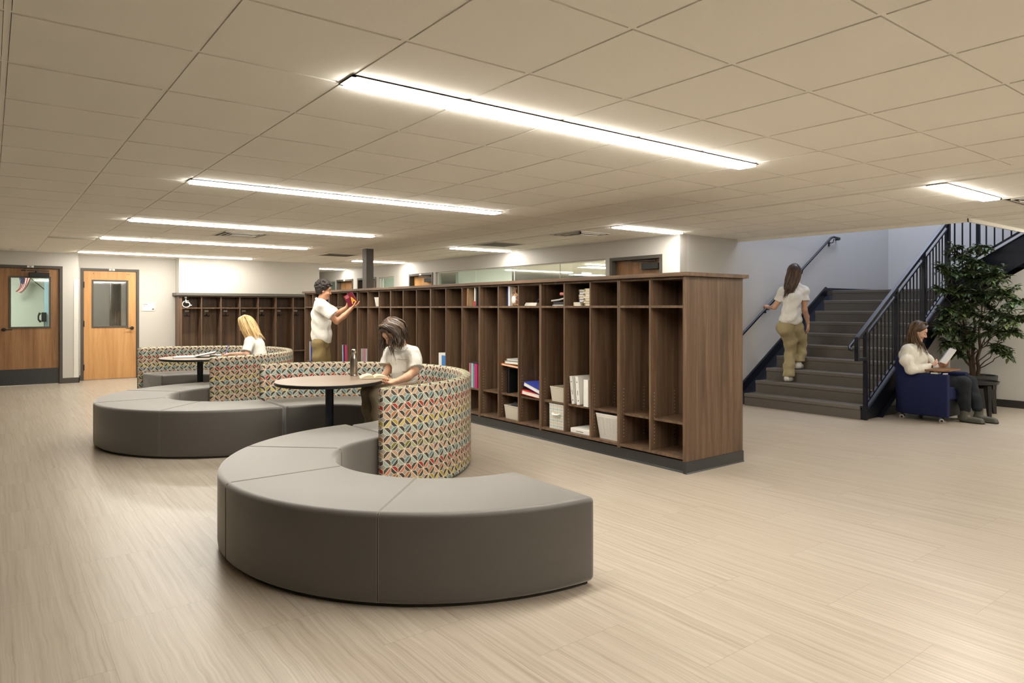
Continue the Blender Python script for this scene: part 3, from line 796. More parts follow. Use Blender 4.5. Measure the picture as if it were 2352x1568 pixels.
tag(MB().box(XL - .06, XL + .045 + LP * 7 + .02, YL - .045, YL + .36, 1.662, 1.72).build('counter', 'counter_grey', bevel=.006), 'grey counter top over the coat cubbies in the niche', 'countertop')
tag(MB().box(XL, XL + .045 + LP * 7, YL + .02, YL + .34, 0, .098).build('locker_plinth', 'plinth_black'), 'black base under the coat cubbies in the niche', 'plinth')
MBx = MB(); MBx.box(XL + .045 + LP * 7 + .001, 5.93, YL + .001, Y22 + .02, 0, 1.735); struct(MBx.build('wall_niche_end', 'wall_paint'))
# wheelchair symbol
def wheelchair():
    yb = YL + .02
    c = atY(427, 694, yb); s = .0046 * 14.0 / 1.0
    c.x += .012; P = lambda x, z: (c.x + x * .14, yb, c.z + z * .14)
    mb = MB()
    mb.cyl((c.x - .1 * .155, yb - .003, c.z + .62 * .155), (c.x - .1 * .155, yb + .003, c.z + .62 * .155), .022, n=16)
    def bar(pts, r=.0105):
        mb.tube([Vector(P(*p)) for p in pts], r, 8, flatk=1)
    bar([(-.1, .42), (-.08, -.02)], .013); bar([(-.09, .2), (.28, .18)], .009); bar([(-.08, -.03), (.34, -.05), (.52, -.5), (.72, -.4)], .0115)
    arc = [(-.05 + .52 * math.cos(a) , -.28 + .46 * math.sin(a)) for a in [math.radians(d) for d in range(115, 381, 15)]]
    bar(arc, .010)
    o = mb.build('accessibility_sign', 'white_plastic', smooth=50)
    tag(o, 'white wheelchair symbol in the first coat cubby', 'sign')
wheelchair()

# ================================================================ curved seating
def rrect(r0, r1, z0, z1, rad, inset, k=4):
    a0, a1, b0, b1 = r0 + inset, r1 - inset, z0 + inset, z1 - inset
    rr = max(rad - inset, .002); P = []
    for cx, cz, s in ((a1 - rr, b1 - rr, 0), (a0 + rr, b1 - rr, 90), (a0 + rr, b0 + rr, 180), (a1 - rr, b0 + rr, 270)):
        for i in range(k + 1):
            a = math.radians(s + 90 * i / k); P.append((cx + rr * math.cos(a), cz + rr * math.sin(a)))
    return P
def arc_solid(mb, r0, r1, z0, z1, rad, a0, a1, step=3.0, uvs=0.0, top_only=False, wob=0.0):
    rings = []; rm = (r0 + r1) / 2; n = max(2, int((a1 - a0) / step)); K = 5
    dr = math.degrees(rad / rm)
    for i in range(K + 1): q = PI / 2 * i / K; rings.append((a0 + dr * (1 - math.sin(q)), rad * (1 - math.cos(PI / 2 - q)) if False else rad * (1 - math.sin(q))))
    rings = [(a0 + dr * (1 - math.cos(PI / 2 * i / K)), rad * (1 - math.sin(PI / 2 * i / K))) for i in range(K + 1)]
    for i in range(1, n): rings.append((a0 + dr + (a1 - a0 - 2 * dr) * i / n, 0))
    rings += [(a1 - dr * (1 - math.cos(PI / 2 * i / K)), rad * (1 - math.sin(PI / 2 * i / K))) for i in range(K, -1, -1)]
    base = rrect(r0, r1, z0, z1, rad, 0); N = len(base)
    per = [0]
    for i in range(N): p, q = base[i], base[(i + 1) % N]; per.append(per[-1] + math.hypot(p[0] - q[0], p[1] - q[1]))
    vs = []; U = []
    for a, ins in rings:
        ar = math.radians(a)
        for (r, z) in rrect(r0, r1, z0, z1, rad, ins): vs.append((r * math.cos(ar), r * math.sin(ar), z))
        U.append(ar * rm)
    fs = []; uv = []
    for k in range(len(rings) - 1):
        for i in range(N):
            j = (i + 1) % N
            fs.append((k * N + i, (k + 1) * N + i, (k + 1) * N + j, k * N + j))
            if uvs:
                r_, z_ = base[i]; r2_, z2_ = base[j]
                # side faces: v is the height; top: v runs on across the top
                def V(r, z, outer): return (z if z < z1 - rad * .3 else z1 + (abs(r1 - r) if outer else abs(r - r0)) * .8)
                outer = (r_ + r2_) / 2 > (r0 + r1) / 2
                va, vb = V(r_, z_, outer) / uvs, V(r2_, z2_, outer) / uvs
                ua, ub = U[k] / uvs, U[k + 1] / uvs
                uv.append([(ua, va), (ub, va), (ub, vb), (ua, vb)])
    for e, k in ((0, 0), (1, len(rings) - 1)):
        f = tuple(k * N + i for i in range(N)); fs.append(f if e == 0 else f[::-1])
        if uvs:
            q = [((base[i][0]) / uvs, base[i][1] / uvs) for i in range(N)]; uv.append(q if e == 0 else q[::-1])
    mb.add(vs, fs, uv or None)
def seam_line(mb, pts, r=.0016): mb.tube(pts, r, 5)
def ring_sofa(name, label, c, r0, r1, a0, a1, seams, back=None, group=None, zt=.45):
    t = thing(name, label, 'sofa', (c[0], c[1], 0), 0, group)
    mb = MB(); arc_solid(mb, r0, r1, .018, zt, .028, a0, a1)
    mb.build('seat', 'grey_fabric', t, smooth=50)
    mb = MB(); arc_solid(mb, r0 + .03, r1 - .03, 0, .03, .004, a0 + 1.2, a1 - 1.2); mb.build('base', 'void_dark', t)  # black recessed strip stands in for the shadow gap under the seat
    for s in seams:
        mb = MB(); a = math.radians(s)
        for da in (-.0055, .0055):
            ca, sa = math.cos(a), math.sin(a); nx, ny = -sa * da, ca * da
            P = []
            for (r, z) in [(r0 - .0004, .03), (r0 - .0004, zt - .03), (r0 + .008, zt - .006), (r0 + .03, zt + .0002), (r1 - .03, zt + .0002), (r1 - .008, zt - .006), (r1 + .0004, zt - .03), (r1 + .0004, .03)]:
                P.append((r * ca + nx, r * sa + ny, z))
            seam_line(mb, P, .0011)
        ca, sa = math.cos(a), math.sin(a)
        mb.mi = 1
        seam_line(mb, [(r * ca, r * sa, z) for (r, z) in [(r0 - .0002, .03), (r0 - .0002, zt - .03), (r0 + .008, zt - .0075), (r0 + .03, zt - .0004), (r1 - .03, zt - .0004), (r1 - .008, zt - .0075), (r1 + .0002, zt - .03), (r1 + .0002, .03)]], .0010)
        mb.build('seam', ['seam_thread', 'seam_dark'], t)
    if back:
        b0, b1, hb = back
        mb = MB(); arc_solid(mb, r1 + .001, r1 + .083, .012, hb, .032, b0, b1, 2.5, .0585); mb.build('backrest', 'star_fabric', t, smooth=50)
    return t
flat('seam_thread', (.24, .21, .18), .6); flat('seam_dark', (.05, .043, .038), .8)
SG = 'curved seating units in the snaking row'
CA, CB, CC_, CD = (2.45, 3.94), (2.33, 5.98), (2.26, 8.08), (2.12, 10.13)
ring_sofa('curved_bench', 'grey backless curved bench, nearest the camera', CA, .73, 1.42, -89.5, 94, (-135, 180 - 360 + 0.0, 137) if False else (), None, SG) if False else None
def bench(label, c, seams, a0, a1): return ring_sofa('curved_bench', label, c, .73, 1.42, a0, a1, seams, None, SG)
bench('grey backless curved bench, nearest the camera', CA, (137, 180, 225), 93.5, 270.5)
bench('grey backless curved bench behind the nearest one, at left', CC_, (135, 180, 225), 91.5, 270.9)
ring_sofa('booth_sofa', 'curved grey booth with patterned star-weave back, around the table with the bottle', CB, .68, 1.32, -86.5, 91.5, (-30, 32), (-91.7, 93, .82), SG)
ring_sofa('booth_sofa', 'farther curved booth with patterned star-weave back, where the blonde person sits', CD, .68, 1.32, -85, 104, (-22, 40), (-90.5, 106, .82), SG)

# ================================================================ round tables
def round_table(c, r, label, top='table_wood'):
    t = thing('round_table', label, 'table', (c[0], c[1], 0), 0, 'round pedestal tables in the booths')
    mb = MB(); mb.lathe([(r - .004, .712), (r, .716), (r, .738), (r - .002, .7395)], 72); mb.build('edge_band', 'black_plastic', t, smooth=40)
    mb = MB(); mb.lathe([(r - .002, .739), (r - .003, .742)], 72); mb.build('table_top', top, t, smooth=40)
    mb = MB(); mb.lathe([(.038, .02), (.038, .70), (.12, .701), (.12, .712)], 28); mb.build('pedestal', 'black_steel', t, smooth=40)
    mb = MB(); mb.lathe([(.25, 0), (.255, .006), (.24, .014), (.05, .022)], 40); mb.build('base', 'black_steel', t, smooth=40)
    return t
TB, TD = (2.50, 6.06), (2.27, 9.95)
round_table(TB, .485, 'round wood-topped pedestal table with a steel bottle and open book on it')
round_table(TD, .50, 'round pedestal table with open binder, in the farther booth')
# ================================================================ staircase
RI, TR, XN = .17, .279, 8.72
flat('stair_rubber', (.115, .103, .09), .5, spec=.45, var=.12, sc=60)
flat('stair_nosing', (.135, .122, .106), .38, spec=.5)
YL0, YL1 = 4.20, 5.86                       # clear width of the lower flight
st = thing('staircase', 'grey rubber-covered staircase with black steel stringers rising beside the stair wall', 'staircase', (8.72, 5.1, 0))
for k in range(10):
    x = XN + TR * k; z = RI * (k + 1)
    mb = MB(); mb.box(x, x + .02, YL0, YL1, z - RI, z - .018); mb.box(x - .0, x + TR + .02 if k < 9 else x + .30, YL0, YL1, z - .02, z)
    mb.mi = 1; mb.box(x - .012, x + .05, YL0, YL1, z - .045, z + .001) if False else None
    mb.prism([(x - .010, z - .042), (x + .002, z - .046), (x + .002, z - .012), (x + .055, z - .004), (x + .055, z + .002), (x - .006, z + .002), (x - .012, z - .004)], 'Y', YL0, YL1)
    for g in (.012, .020, .028, .036): mb.box(x + g, x + g + .003, YL0, YL1, z + .002, z + .0035)
    mb.build('step', ['stair_rubber', 'stair_nosing'], st, world=True)
ZL = RI * 10
MB().box(XN + TR * 9 + .28, XF, 4.12, YS, ZL - .12, ZL).build('landing', 'stair_rubber', st, world=True)
nz = lambda x: RI + (RI / TR) * (x - XN)     # nosing line
def stringer(y0, y1, top, dep, xa, xb, name='stringer', flange=.07, side=-1):
    mb = MB(); zb = lambda x: nz(x) + top - dep
    # outline clipped at the floor
    xf = XN + (0 - (RI + top - dep)) * TR / RI
    poly = [(xa, 0), (xf, 0), (xb, zb(xb)), (xb, nz(xb) + top), (xa, nz(xa) + top)]
    mb.prism(poly, 'Y', y0, y1)
    f0, f1 = (y0 - flange, y0) if side < 0 else (y1, y1 + flange)
    mb.prism([(xa, nz(xa) + top - .012), (xb, nz(xb) + top - .012), (xb, nz(xb) + top), (xa, nz(xa) + top)], 'Y', f0, f1)
    if side < 0: mb.prism([(xf - .012, 0), (xf, 0), (xb, zb(xb)), (xb, zb(xb) + .012)], 'Y', f0, f1)
    return mb.build(name, 'black_steel', st, world=True)
stringer(4.165, 4.20, -.055, .37, 8.74, 11.42, flange=.055)
mb = MB(); xa = 8.62; mb.prism([(xa + .14, 0), (xa + .5, 0), (11.45, nz(11.45) - .5), (11.45, nz(11.45) - .22), (xa + .5, nz(xa + .5) - .22)], 'Y', 5.862, YS - .036)
mb.prism([(xa + .02, 0), (xa + .5, 0), (11.48, nz(11.48) - .36), (11.48, nz(11.48) - .08), (xa + .02, nz(xa + .02) - .08)], 'Y', YS - .035, YS - .001); mb.box(11.47, XF - .02, YS - .016, YS - .001, ZL, ZL + .055)
mb.build('wall_skirt', 'black_steel', st, world=True)
# upper flight, turning towards the room
X2 = 11.42; n2 = lambda y: ZL + RI + (RI / TR) * (4.10 - y)
for k in range(9):
    y = 4.10 - TR * k; z = ZL + RI * (k + 1)
    mb = MB(); mb.box(X2 + .05, XF - .02, y - .02, y, z - RI, z - .018); mb.box(X2 + .05, XF - .02, y - TR - .02, y, z - .02, z); mb.build('step', 'stair_rubber', st, world=True)
mb = MB(); yb = -.3; tp = lambda y: 1.945 + SL * (4.05 - y)
mb.prism([(4.20, tp(4.20) - .40), (4.20, tp(4.12)), (4.12, tp(4.12)), (yb, tp(yb)), (yb, tp(yb) - .40)], 'X', X2, X2 + .03)
mb.prism([(4.20, tp(4.20) - .012), (4.20, tp(4.20)), (yb, tp(yb)), (yb, tp(yb) - .012)], 'X', X2 - .03, X2)
mb.build('upper_stringer', 'black_steel', st, world=True)

# ---- guard rail
gr = thing('stair_railing', 'black steel guard rail with upright balusters on the open side of the stairs', 'railing', (8.6, 4.15, 0))
rt_ = lambda x: 1.051 + SL * (x - 8.533)      # top rail line
def bar(parent, name, a, b, w, d):
    a, b = Vector(a), Vector(b); t = (b - a).normalized(); s = Vector((0, 1, 0)) if abs(t.y) < .5 and abs(t.z) < .99 else Vector((1, 0, 0))
    if abs(t.z) > .99: s = Vector((0, 1, 0))
    u = t.cross(s).normalized(); mb = MB(); mb.cbox((a + b) / 2, (w, d, (b - a).length), m3(u, s, t)); return mb.build(name, 'black_steel', parent, world=True)
Yg = 4.15
mb = MB()
P = [(8.533, rt_(8.533)), (11.30, rt_(11.30))]
mb.prism([(P[0][0], P[0][1] - .05), P[0], P[1], (P[1][0], P[1][1] - .05)], 'Y', Yg - .025, Yg + .025)
mb.box(8.52, 8.56, Yg - .025, Yg + .025, .75, rt_(8.533) - .005); mb.box(8.56, 8.74, Yg - .025, Yg + .025, .75, .79)
mb.build('top_rail', 'black_steel', gr, world=True, bevel=.003)
mb = MB(); lo = lambda x: rt_(x) - .115
mb.prism([(8.78, lo(8.78) - .03), (8.78, lo(8.78)), (11.27, lo(11.27)), (11.27, lo(11.27) - .03)], 'Y', Yg - .013, Yg + .013); mb.build('sub_rail', 'black_steel', gr, world=True)
brl = lambda x: nz(x) - .0
mb = MB(); mb.prism([(8.78, brl(8.78)), (8.78, brl(8.78) + .025), (11.27, brl(11.27) + .025), (11.27, brl(11.27))], 'Y', Yg - .013, Yg + .013); mb.build('bottom_rail', 'black_steel', gr, world=True)
for k, x in enumerate((8.755, 9.60, 10.45, 11.30)):
    w = .022 if k < 3 else .034
    z0 = 0 if k == 0 else nz(x) - .1; mb = MB(); mb.box(x - w, x + w, Yg - .022, Yg + .022, z0 if k else 0, rt_(x) - .03 if k < 3 else 3.0); mb.build('post', 'black_steel', gr, world=True)
xs_ = []
for a, b in ((8.755, 9.60), (9.60, 10.45), (10.45, 11.30)):
    for k in range(1, 8): xs_.append(a + (b - a) * k / 8)
for x in xs_: MB().box(x - .0075, x + .0075, Yg - .0075, Yg + .0075, brl(x) + .01, lo(x) - .01).build('baluster', 'black_steel', gr, world=True)
# inside handrail
mb = MB(); hr = lambda x: .90 + SL * (x - 8.46)
mb.tube([(8.44, Yg + .0, hr(8.46) - .01), (8.455, Yg + .05, hr(8.46)), (8.50, Yg + .075, hr(8.50)), (11.0, Yg + .075, hr(11.0)), (11.30, Yg + .075, hr(11.3))], .02, 12); mb.build('handrail', 'black_steel', gr, world=True, smooth=50)
for x in (8.755, 9.60, 10.45): MB().tube([(x, Yg + .015, hr(x) - .05), (x, Yg + .06, hr(x) - .05), (x, Yg + .075, hr(x) - .015)], .007, 6).build('bracket', 'black_steel', gr, world=True)
# upper guard rail
g2 = thing('upper_stair_railing', 'black guard rail of the upper flight, behind the tree top', 'railing', (X2, 3.0, 1.9))
x = X2 - .02; t2 = lambda y: tp(y) + .045; top2 = lambda y: tp(y) + .98
mb = MB(); ya, yb_ = 4.12, .2
mb.prism([(ya, t2(ya)), (ya, t2(ya) + .03), (yb_, t2(yb_) + .03), (yb_, t2(yb_))], 'X', x - .012, x + .012); mb.build('bottom_rail', 'black_steel', g2, world=True)
mb = MB(); mb.prism([(ya, top2(ya) - .05), (ya, top2(ya)), (yb_, top2(yb_)), (yb_, top2(yb_) - .05)], 'X', x - .025, x + .025); mb.build('top_rail', 'black_steel', g2, world=True)
y = 4.10
k = 0
while y > .25:
    thick = (k % 3 == 0 and False) or abs(y - 3.81) < .05 or abs(y - 2.9) < .05
    w = .024 if thick else .0085
    MB().box(x - w * .8, x + w * .8, y - w, y + w, t2(y) + .01, top2(y) - .02).build('post' if thick else 'baluster', 'black_steel', g2, world=True); y -= .1015; k += 1
mb = MB(); h2 = lambda y: tp(y) + .62
mb.tube([(x + .09, 3.72, h2(3.75) - .02), (x + .08, 3.76, h2(3.75) - .035), (x + .10, 3.72, h2(3.72) + .0), (x + .10, .3, h2(.3))], .02, 10); mb.build('handrail', 'black_steel', g2, world=True, smooth=50)
MB().tube([(11.30, 4.12, 2.69), (11.36, 4.06, 2.70), (X2, 3.9, 2.86)], .02, 8).build('rail_link', 'black_steel', g2, world=True)

# ---- wall handrail
wr = thing('wall_handrail', 'black handrail fixed to the stair wall, passing the climbing person', 'handrail', (9.0, 6.05, 1.0))
wz = lambda x: 1.062 + .618 * (x - 9.007)
mb = MB(); mb.tube([(8.45, YS - .01, wz(8.5) - .0), (8.45, 6.05, wz(8.5)), (8.55, 6.04, wz(8.55)), (11.516, 6.04, wz(11.516)), (11.60, 6.04, wz(11.516) + .02), (11.80, 6.04, wz(11.516) + .01), (11.84, 6.06, wz(11.516)), (11.84, YS - .003, wz(11.516))], .02, 12)
mb.build('rail', 'black_steel', wr, world=True, smooth=50)
for x_ in (8.9, 9.65, 10.60, 11.60):
    z = min(wz(x_), wz(11.516)) - .08
    mb = MB(); mb.box(x_ - .02, x_ + .03, YS - .012, YS - .001, z - .05, z + .03); mb.tube([(x_, YS - .01, z), (x_, 6.05, z + .005), (x_ + .01, 6.04, z + .065)], .008, 8); mb.build('bracket', 'black_steel', wr, world=True)

# ================================================================ tub chair with writing tablet
def tub_chair(label, tablet=True):
    """built facing -Y in its own frame, origin on the floor under the seat centre"""
    t = thing('lounge_chair', label, 'chair')
    W, D = .33, .33
    # U-shaped shell: arms joined by a higher rounded back
    def shell():
        mb = MB(); path = []; R = .20
        path += [(-W, -D), (-W, -.18), (-W, -.02), (-W, D - R)]
        for k in range(1, 6): a = PI - (PI / 2) * k / 6; path.append((-W + R + R * math.cos(a), D - R + R * math.sin(a)))
        path += [(-W + R, D), (0, D), (W - R, D)]
        for k in range(1, 6): a = PI / 2 - (PI / 2) * k / 6; path.append((W - R + R * math.cos(a), D - R + R * math.sin(a)))
        path += [(W, D - R), (W, -.02), (W, -.18), (W, -D)]
        return path
    path = shell(); n = len(path)
    # arm height rises towards the back
    def hgt(p):
        f = max(0.0, min(1.0, (p[1] + .02) / (D + .0))); f = f * f * (3 - 2 * f); return .60 + .20 * f
    th = .085; rings = []
    vs = []; fs = []
    for k, p in enumerate(path):
        q0, q1 = Vector((*path[max(0, k - 1)], 0)), Vector((*path[min(n - 1, k + 1)], 0)); d = (q1 - q0).normalized(); nn = Vector((d.y, -d.x, 0))  # inward
        o = Vector((*p, 0)); h = hgt(p); r = .03
        prof = [(0.0, .075 + .02), (.0, h - r), (.008, h - .009), (r, h), (th - r, h), (th - .008, h - .009), (th, h - r), (th, .095), (th - .02, .075), (.02, .075)]
        vs += [o + nn * a + Vector((0, 0, z)) for a, z in prof]; N = len(prof)
    mb = MB()
    for k in range(n - 1):
        for i in range(N): j = (i + 1) % N; fs.append((k * N + i, (k + 1) * N + i, (k + 1) * N + j, k * N + j))
    fs.append(tuple(range(N))); fs.append(tuple((n - 1) * N + i for i in range(N))[::-1])
    mb.add(vs, fs); o = mb.build('shell', 'navy_fabric', t, smooth=60, bevel=.012, seg=3)
    o.modifiers['bevel'].angle_limit = math.radians(60)
    mb = MB(); mb.box(-W + th + .003, W - th - .003, -D + .01, D - th - .003, .27, .44); mb.build('seat', 'navy_fabric', t, bevel=.03, seg=3, smooth=40)
    mb = MB(); mb.box(-W + th + .003, W - th - .003, -D + .03, D - th - .003, .075, .268); mb.build('seat_base', 'black_plastic', t)
    for sx in (-1, 1):
        for y in (-D + .07, D - .13):
            w = MB(); x = sx * (W - .05)
            w.cyl((x - .022, y, .03), (x + .022, y, .03), .03, n=24); w.build('caster', 'chrome', t, smooth=40)
            w = MB(); w.cyl((x - .026, y, .03), (x + .026, y, .03), .014, n=16); w.box(x - .012, x + .012, y - .012, y + .012, .055, .085); w.build('caster_fork', 'black_plastic', t)
    if tablet:
        w = MB(); P = [(-.33, -.36), (-.36, -.30), (-.36, -.05), (-.32, .02), (-.22, .02), (-.12, -.10), (.10, -.14), (.14, -.20), (.14, -.38), (.10, -.42), (-.26, -.42)]
        w.prism([(a * .92, b * .92 + .06) for a, b in P], 'Z', .632, .652); w.build('tablet', 'tablet_wood', t, bevel=.004)
        w = MB(); w.box(-.30, -.22, -.30, -.27, .600, .612); w.box(-.31, -.21, -.22, -.14, .600, .616); w.cyl((-.26, -.18, .60), (-.26, -.18, .633), .02); w.build('tablet_arm', 'white_plastic', t)
    return t
ch = tub_chair('navy tub chair on chrome casters with a wooden writing tablet, seated person in it'); place(ch, (9.53, 3.72, 0))
def chair_copy(loc, rz, label):
    c = copy_tree(ch); place(c, loc, rz); c['label'] = label; return c
chair_copy((-.42, 4.22, 0), 0.0, 'navy tub chair cut by the left edge, level with the nearest bench')
chair_copy((-.41, 12.72, 0), 0.0, 'navy tub chair cut by the left edge, near the brown door')

# ================================================================ side table, planter and tree
s = thing('side_table', 'black square-legged side table with round tray top in front of the planter', 'table', (10.42, 3.52, 0))
flat('table_black', (.018, .017, .017), .3, spec=.5)
mb = MB(); mb.lathe([(.24, .405), (.275, .412), (.285, .445), (.275, .447), (.265, .425), (.01, .422)], 40); mb.build('tray_top', 'table_black', s, smooth=35)
for a in (-35, 55, 145, 235):
    ar = math.radians(a); c_, s_ = math.cos(ar), math.sin(ar); mb = MB()
    R3 = m3((c_, s_, 0), (-s_, c_, 0), (0, 0, 1))
    vs = []
    for z, r0, r1, w in ((0, .265, .30, .018), (.40, .20, .285, .026)):
        for rr in (r0, r1):
            for ww in (-w, w): vs.append(R3 @ Vector((rr, ww, z)))
    mb.add(vs, [(0, 1, 3, 2), (4, 6, 7, 5), (0, 4, 5, 1), (1, 5, 7, 3), (3, 7, 6, 2), (2, 6, 4, 0)]); mb.build('leg', 'table_black', s)
mb = MB(); mb.box(-.22, .22, -.02, .02, .345, .40); mb.box(-.02, .02, -.22, .22, .345, .40); mb.build('apron', 'table_black', s).rotation_euler = (0, 0, math.radians(10))
pc = atZ(2268, 939, 0) + Vector((.14, .19, 0))
tr = thing('potted_tree', 'tall leafy green ficus tree in a dark grey round planter', 'plant', (pc.x, pc.y, 0))
flat('planter_grey', (.06, .062, .060), .7, var=.25, sc=90); flat('soil', (.03, .022, .016), .95, var=.5, sc=60); flat('bark', (.085, .055, .038), .8, var=.3, sc=50)
mb = MB(); mb.lathe([(.20, 0), (.215, .02), (.262, .44), (.262, .455), (.238, .455), (.236, .40), (.01, .40)], 44); mb.build('planter', 'planter_grey', tr, smooth=35)
mb = MB(); mb.lathe([(.236, .40), (.10, .425), (.01, .43)], 24); mb.build('soil', 'soil', tr, smooth=40)
def leaf_mat():
    t = NT('leaf'); r = t.new('ShaderNodeNewGeometry').outputs['Random Per Island']
    c = t.ramp(r, [(0, (.030, .058, .020)), (.45, (.06, .10, .034)), (.8, (.10, .15, .05)), (1, (.17, .21, .08))])
    M['leaf'] = t.done(c, .38, 0, .5)
leaf_mat()
rnd = random.Random(5)
def leaf(mb, p, d, up, L):
    d = d.normalized(); s_ = d.cross(up).normalized() if d.cross(up).length > .05 else Vector((1, 0, 0)); u = s_.cross(d)
    w = L * .21; b = L * .16
    pts = [p, p + d * L * .35 + s_ * w + u * b * .6, p + d * L * .35 - s_ * w + u * b * .6, p + d * L * .38, p + d * L * .72 + s_ * w * .72 - u * b * .1, p + d * L * .72 - s_ * w * .72 - u * b * .1, p + d * L * .72 - u * b * .5, p + d * L - u * b * 1.2]
    mb.add(pts, [(0, 1, 3), (0, 3, 2), (1, 4, 6, 3), (3, 6, 5, 2), (4, 7, 6), (6, 7, 5)])
# trunks and branches: local frame of the tree; RT/FW give the spread across and along the view
trunk = MB(); fol = MB()
def V(l, z, d=0): return RT * l + FW * d + Vector((0, 0, z))
def bend(a, b, n=7, j=.02):
    out = []
    for k in range(n + 1):
        f = k / n; out.append(a.lerp(b, f) + Vector((rnd.uniform(-j, j), rnd.uniform(-j, j), 0)) * math.sin(PI * f))
    return out
stems = [bend(V(-.02, .40), V(-.05, 1.9, .02), 10, .03), bend(V(.02, .40), V(.08, 1.55, -.05), 8, .03), bend(V(-.05, .42), V(-.28, 1.5, -.08), 8, .03)]
for sidx, sp in enumerate(stems): trunk.tube(sp, [.028 - .02 * k / (len(sp) - 1) for k in range(len(sp))], 8)
# clumps: (across, height, along, radius, twigs), read off the photographed outline
clumps = [(-.20, 2.18, 0, .17, 7), (-.30, 2.30, .05, .12, 4), (.10, 2.30, -.05, .15, 6), (.02, 2.08, 0, .20, 9), (-.45, 1.98, -.05, .16, 7), (-.25, 1.90, .1, .22, 11), (.05, 1.85, -.1, .25, 13), (.30, 1.90, .05, .22, 9),
          (-.50, 1.68, 0, .15, 6), (-.22, 1.65, -.12, .22, 11), (.42, 1.62, 0, .20, 9), (.15, 1.60, .12, .20, 9), (.62, 1.52, -.1, .17, 7), (-.40, 1.38, .05, .22, 12), (-.12, 1.35, -.15, .20, 10), (.30, 1.36, 0, .23, 11), (.55, 1.28, .1, .22, 10),
          (-.45, 1.12, -.05, .22, 12), (-.18, 1.10, .1, .20, 10), (.20, 1.10, -.1, .20, 9), (.48, 1.08, 0, .16, 7), (-.38, .92, 0, .17, 8), (-.12, .92, -.1, .14, 5), (.30, .86, .05, .15, 6), (.42, .76, -.05, .10, 4), (-.28, .78, .05, .12, 5), (.05, 1.6, 0, .2, 6), (-.05, 1.45, 0, .18, 6)]
for (l, z, d, r, nt) in clumps:
    d = min(d * 1.3, (11.30 - r * .6 - pc.x - .795 * l) / .607, (3.98 - r * .5 - pc.y + .607 * l) / .795)
    sc_ = 1 + d / 9.7; c = V(l * sc_ + 1.0 * (sc_ - 1) * 6.6, CAM_H + (z - CAM_H) * sc_, d)
    base_z = max(.55, z - .35 - abs(l) * .5)
    sp = min(stems, key=lambda q: min((p - c).length for p in q))
    st0 = min(sp, key=lambda p: abs(p.z - base_z))
    br = bend(st0, c, 6, .03); trunk.tube(br, [.008 - .004 * k / 6 for k in range(7)], 6)
    for q in range(int(nt * 2.4)):
        th = rnd.uniform(0, 2 * PI); ph = rnd.uniform(-.5, .9)
        dr = Vector((math.cos(th) * math.cos(ph), math.sin(th) * math.cos(ph), math.sin(ph)))
        e = c + dr * r * rnd.uniform(.6, 1.15) - Vector((0, 0, .04)); s0 = c - dr * r * .2
        tw = bend(s0, e, 4, .015); trunk.tube(tw, [.004, .0035, .003, .0025, .002], 4, cap=False)
        m_ = rnd.randint(7, 11)
        for k in range(m_):
            f = .25 + .75 * k / (m_ - 1); p = s0.lerp(e, f)
            side = dr.cross(Vector((0, 0, 1))).normalized() * (1 if k % 2 else -1)
            ld = (dr * .7 + side * rnd.uniform(.5, 1.1) + Vector((0, 0, rnd.uniform(-.7, .25))))
            if pc.x + (p + ld.normalized() * .1).x > XU - .02 or pc.x + p.x > XU - .02 or (pc.y + p.y > 4.04 and p.z < 2.05): continue
            leaf(fol, p, ld, Vector((rnd.uniform(-.3, .3), rnd.uniform(-.3, .3), 1)), rnd.uniform(.07, .105))
trunk.build('trunk', 'bark', tr, smooth=60)
fo = fol.build('foliage', 'leaf', tr, smooth=80, norm=False); fo['kind'] = 'stuff'
mb = MB()
for k in range(60):
    a = rnd.uniform(0, 2 * PI); r_ = rnd.uniform(.05, .22); leaf(mb, Vector((r_ * math.cos(a), r_ * math.sin(a), .43)), Vector((math.cos(a), math.sin(a), .1)), Vector((0, 0, 1)), .05)
g = mb.build('ground_moss', 'leaf', tr); g['kind'] = 'stuff'
# ================================================================ things in the cubbies
def pal(name, c, rough=.55): 
    if name not in M: flat(name, c, rough, var=.03)
    return name
pal('pink', (.62, .24, .33)); pal('magenta', (.50, .03, .16)); pal('light_blue', (.38, .58, .66)); pal('mint', (.42, .60, .40)); pal('orange', (.72, .22, .03)); pal('red', (.55, .025, .03))
pal('royal_blue', (.03, .05, .33)); pal('deep_blue', (.015, .03, .15)); pal('grey_book', (.20, .20, .21)); pal('tan', (.40, .27, .16)); pal('maroon', (.115, .008, .022), .35); pal('gold', (.75, .35, .02)); pal('green_yellow', (.40, .50, .08)); pal('silver_grey', (.42, .42, .42)); pal('bright_blue', (.05, .22, .60)); pal('black_book', (.02, .02, .025)); pal('rose', (.55, .18, .16)); pal('binder_white', (.80, .79, .76)); pal('olive', (.25, .2, .08))
def bayx(i, f): return bay_y(i) + TH / 2 + (PIT - TH) * f      # f: 0 near side, 1 far side
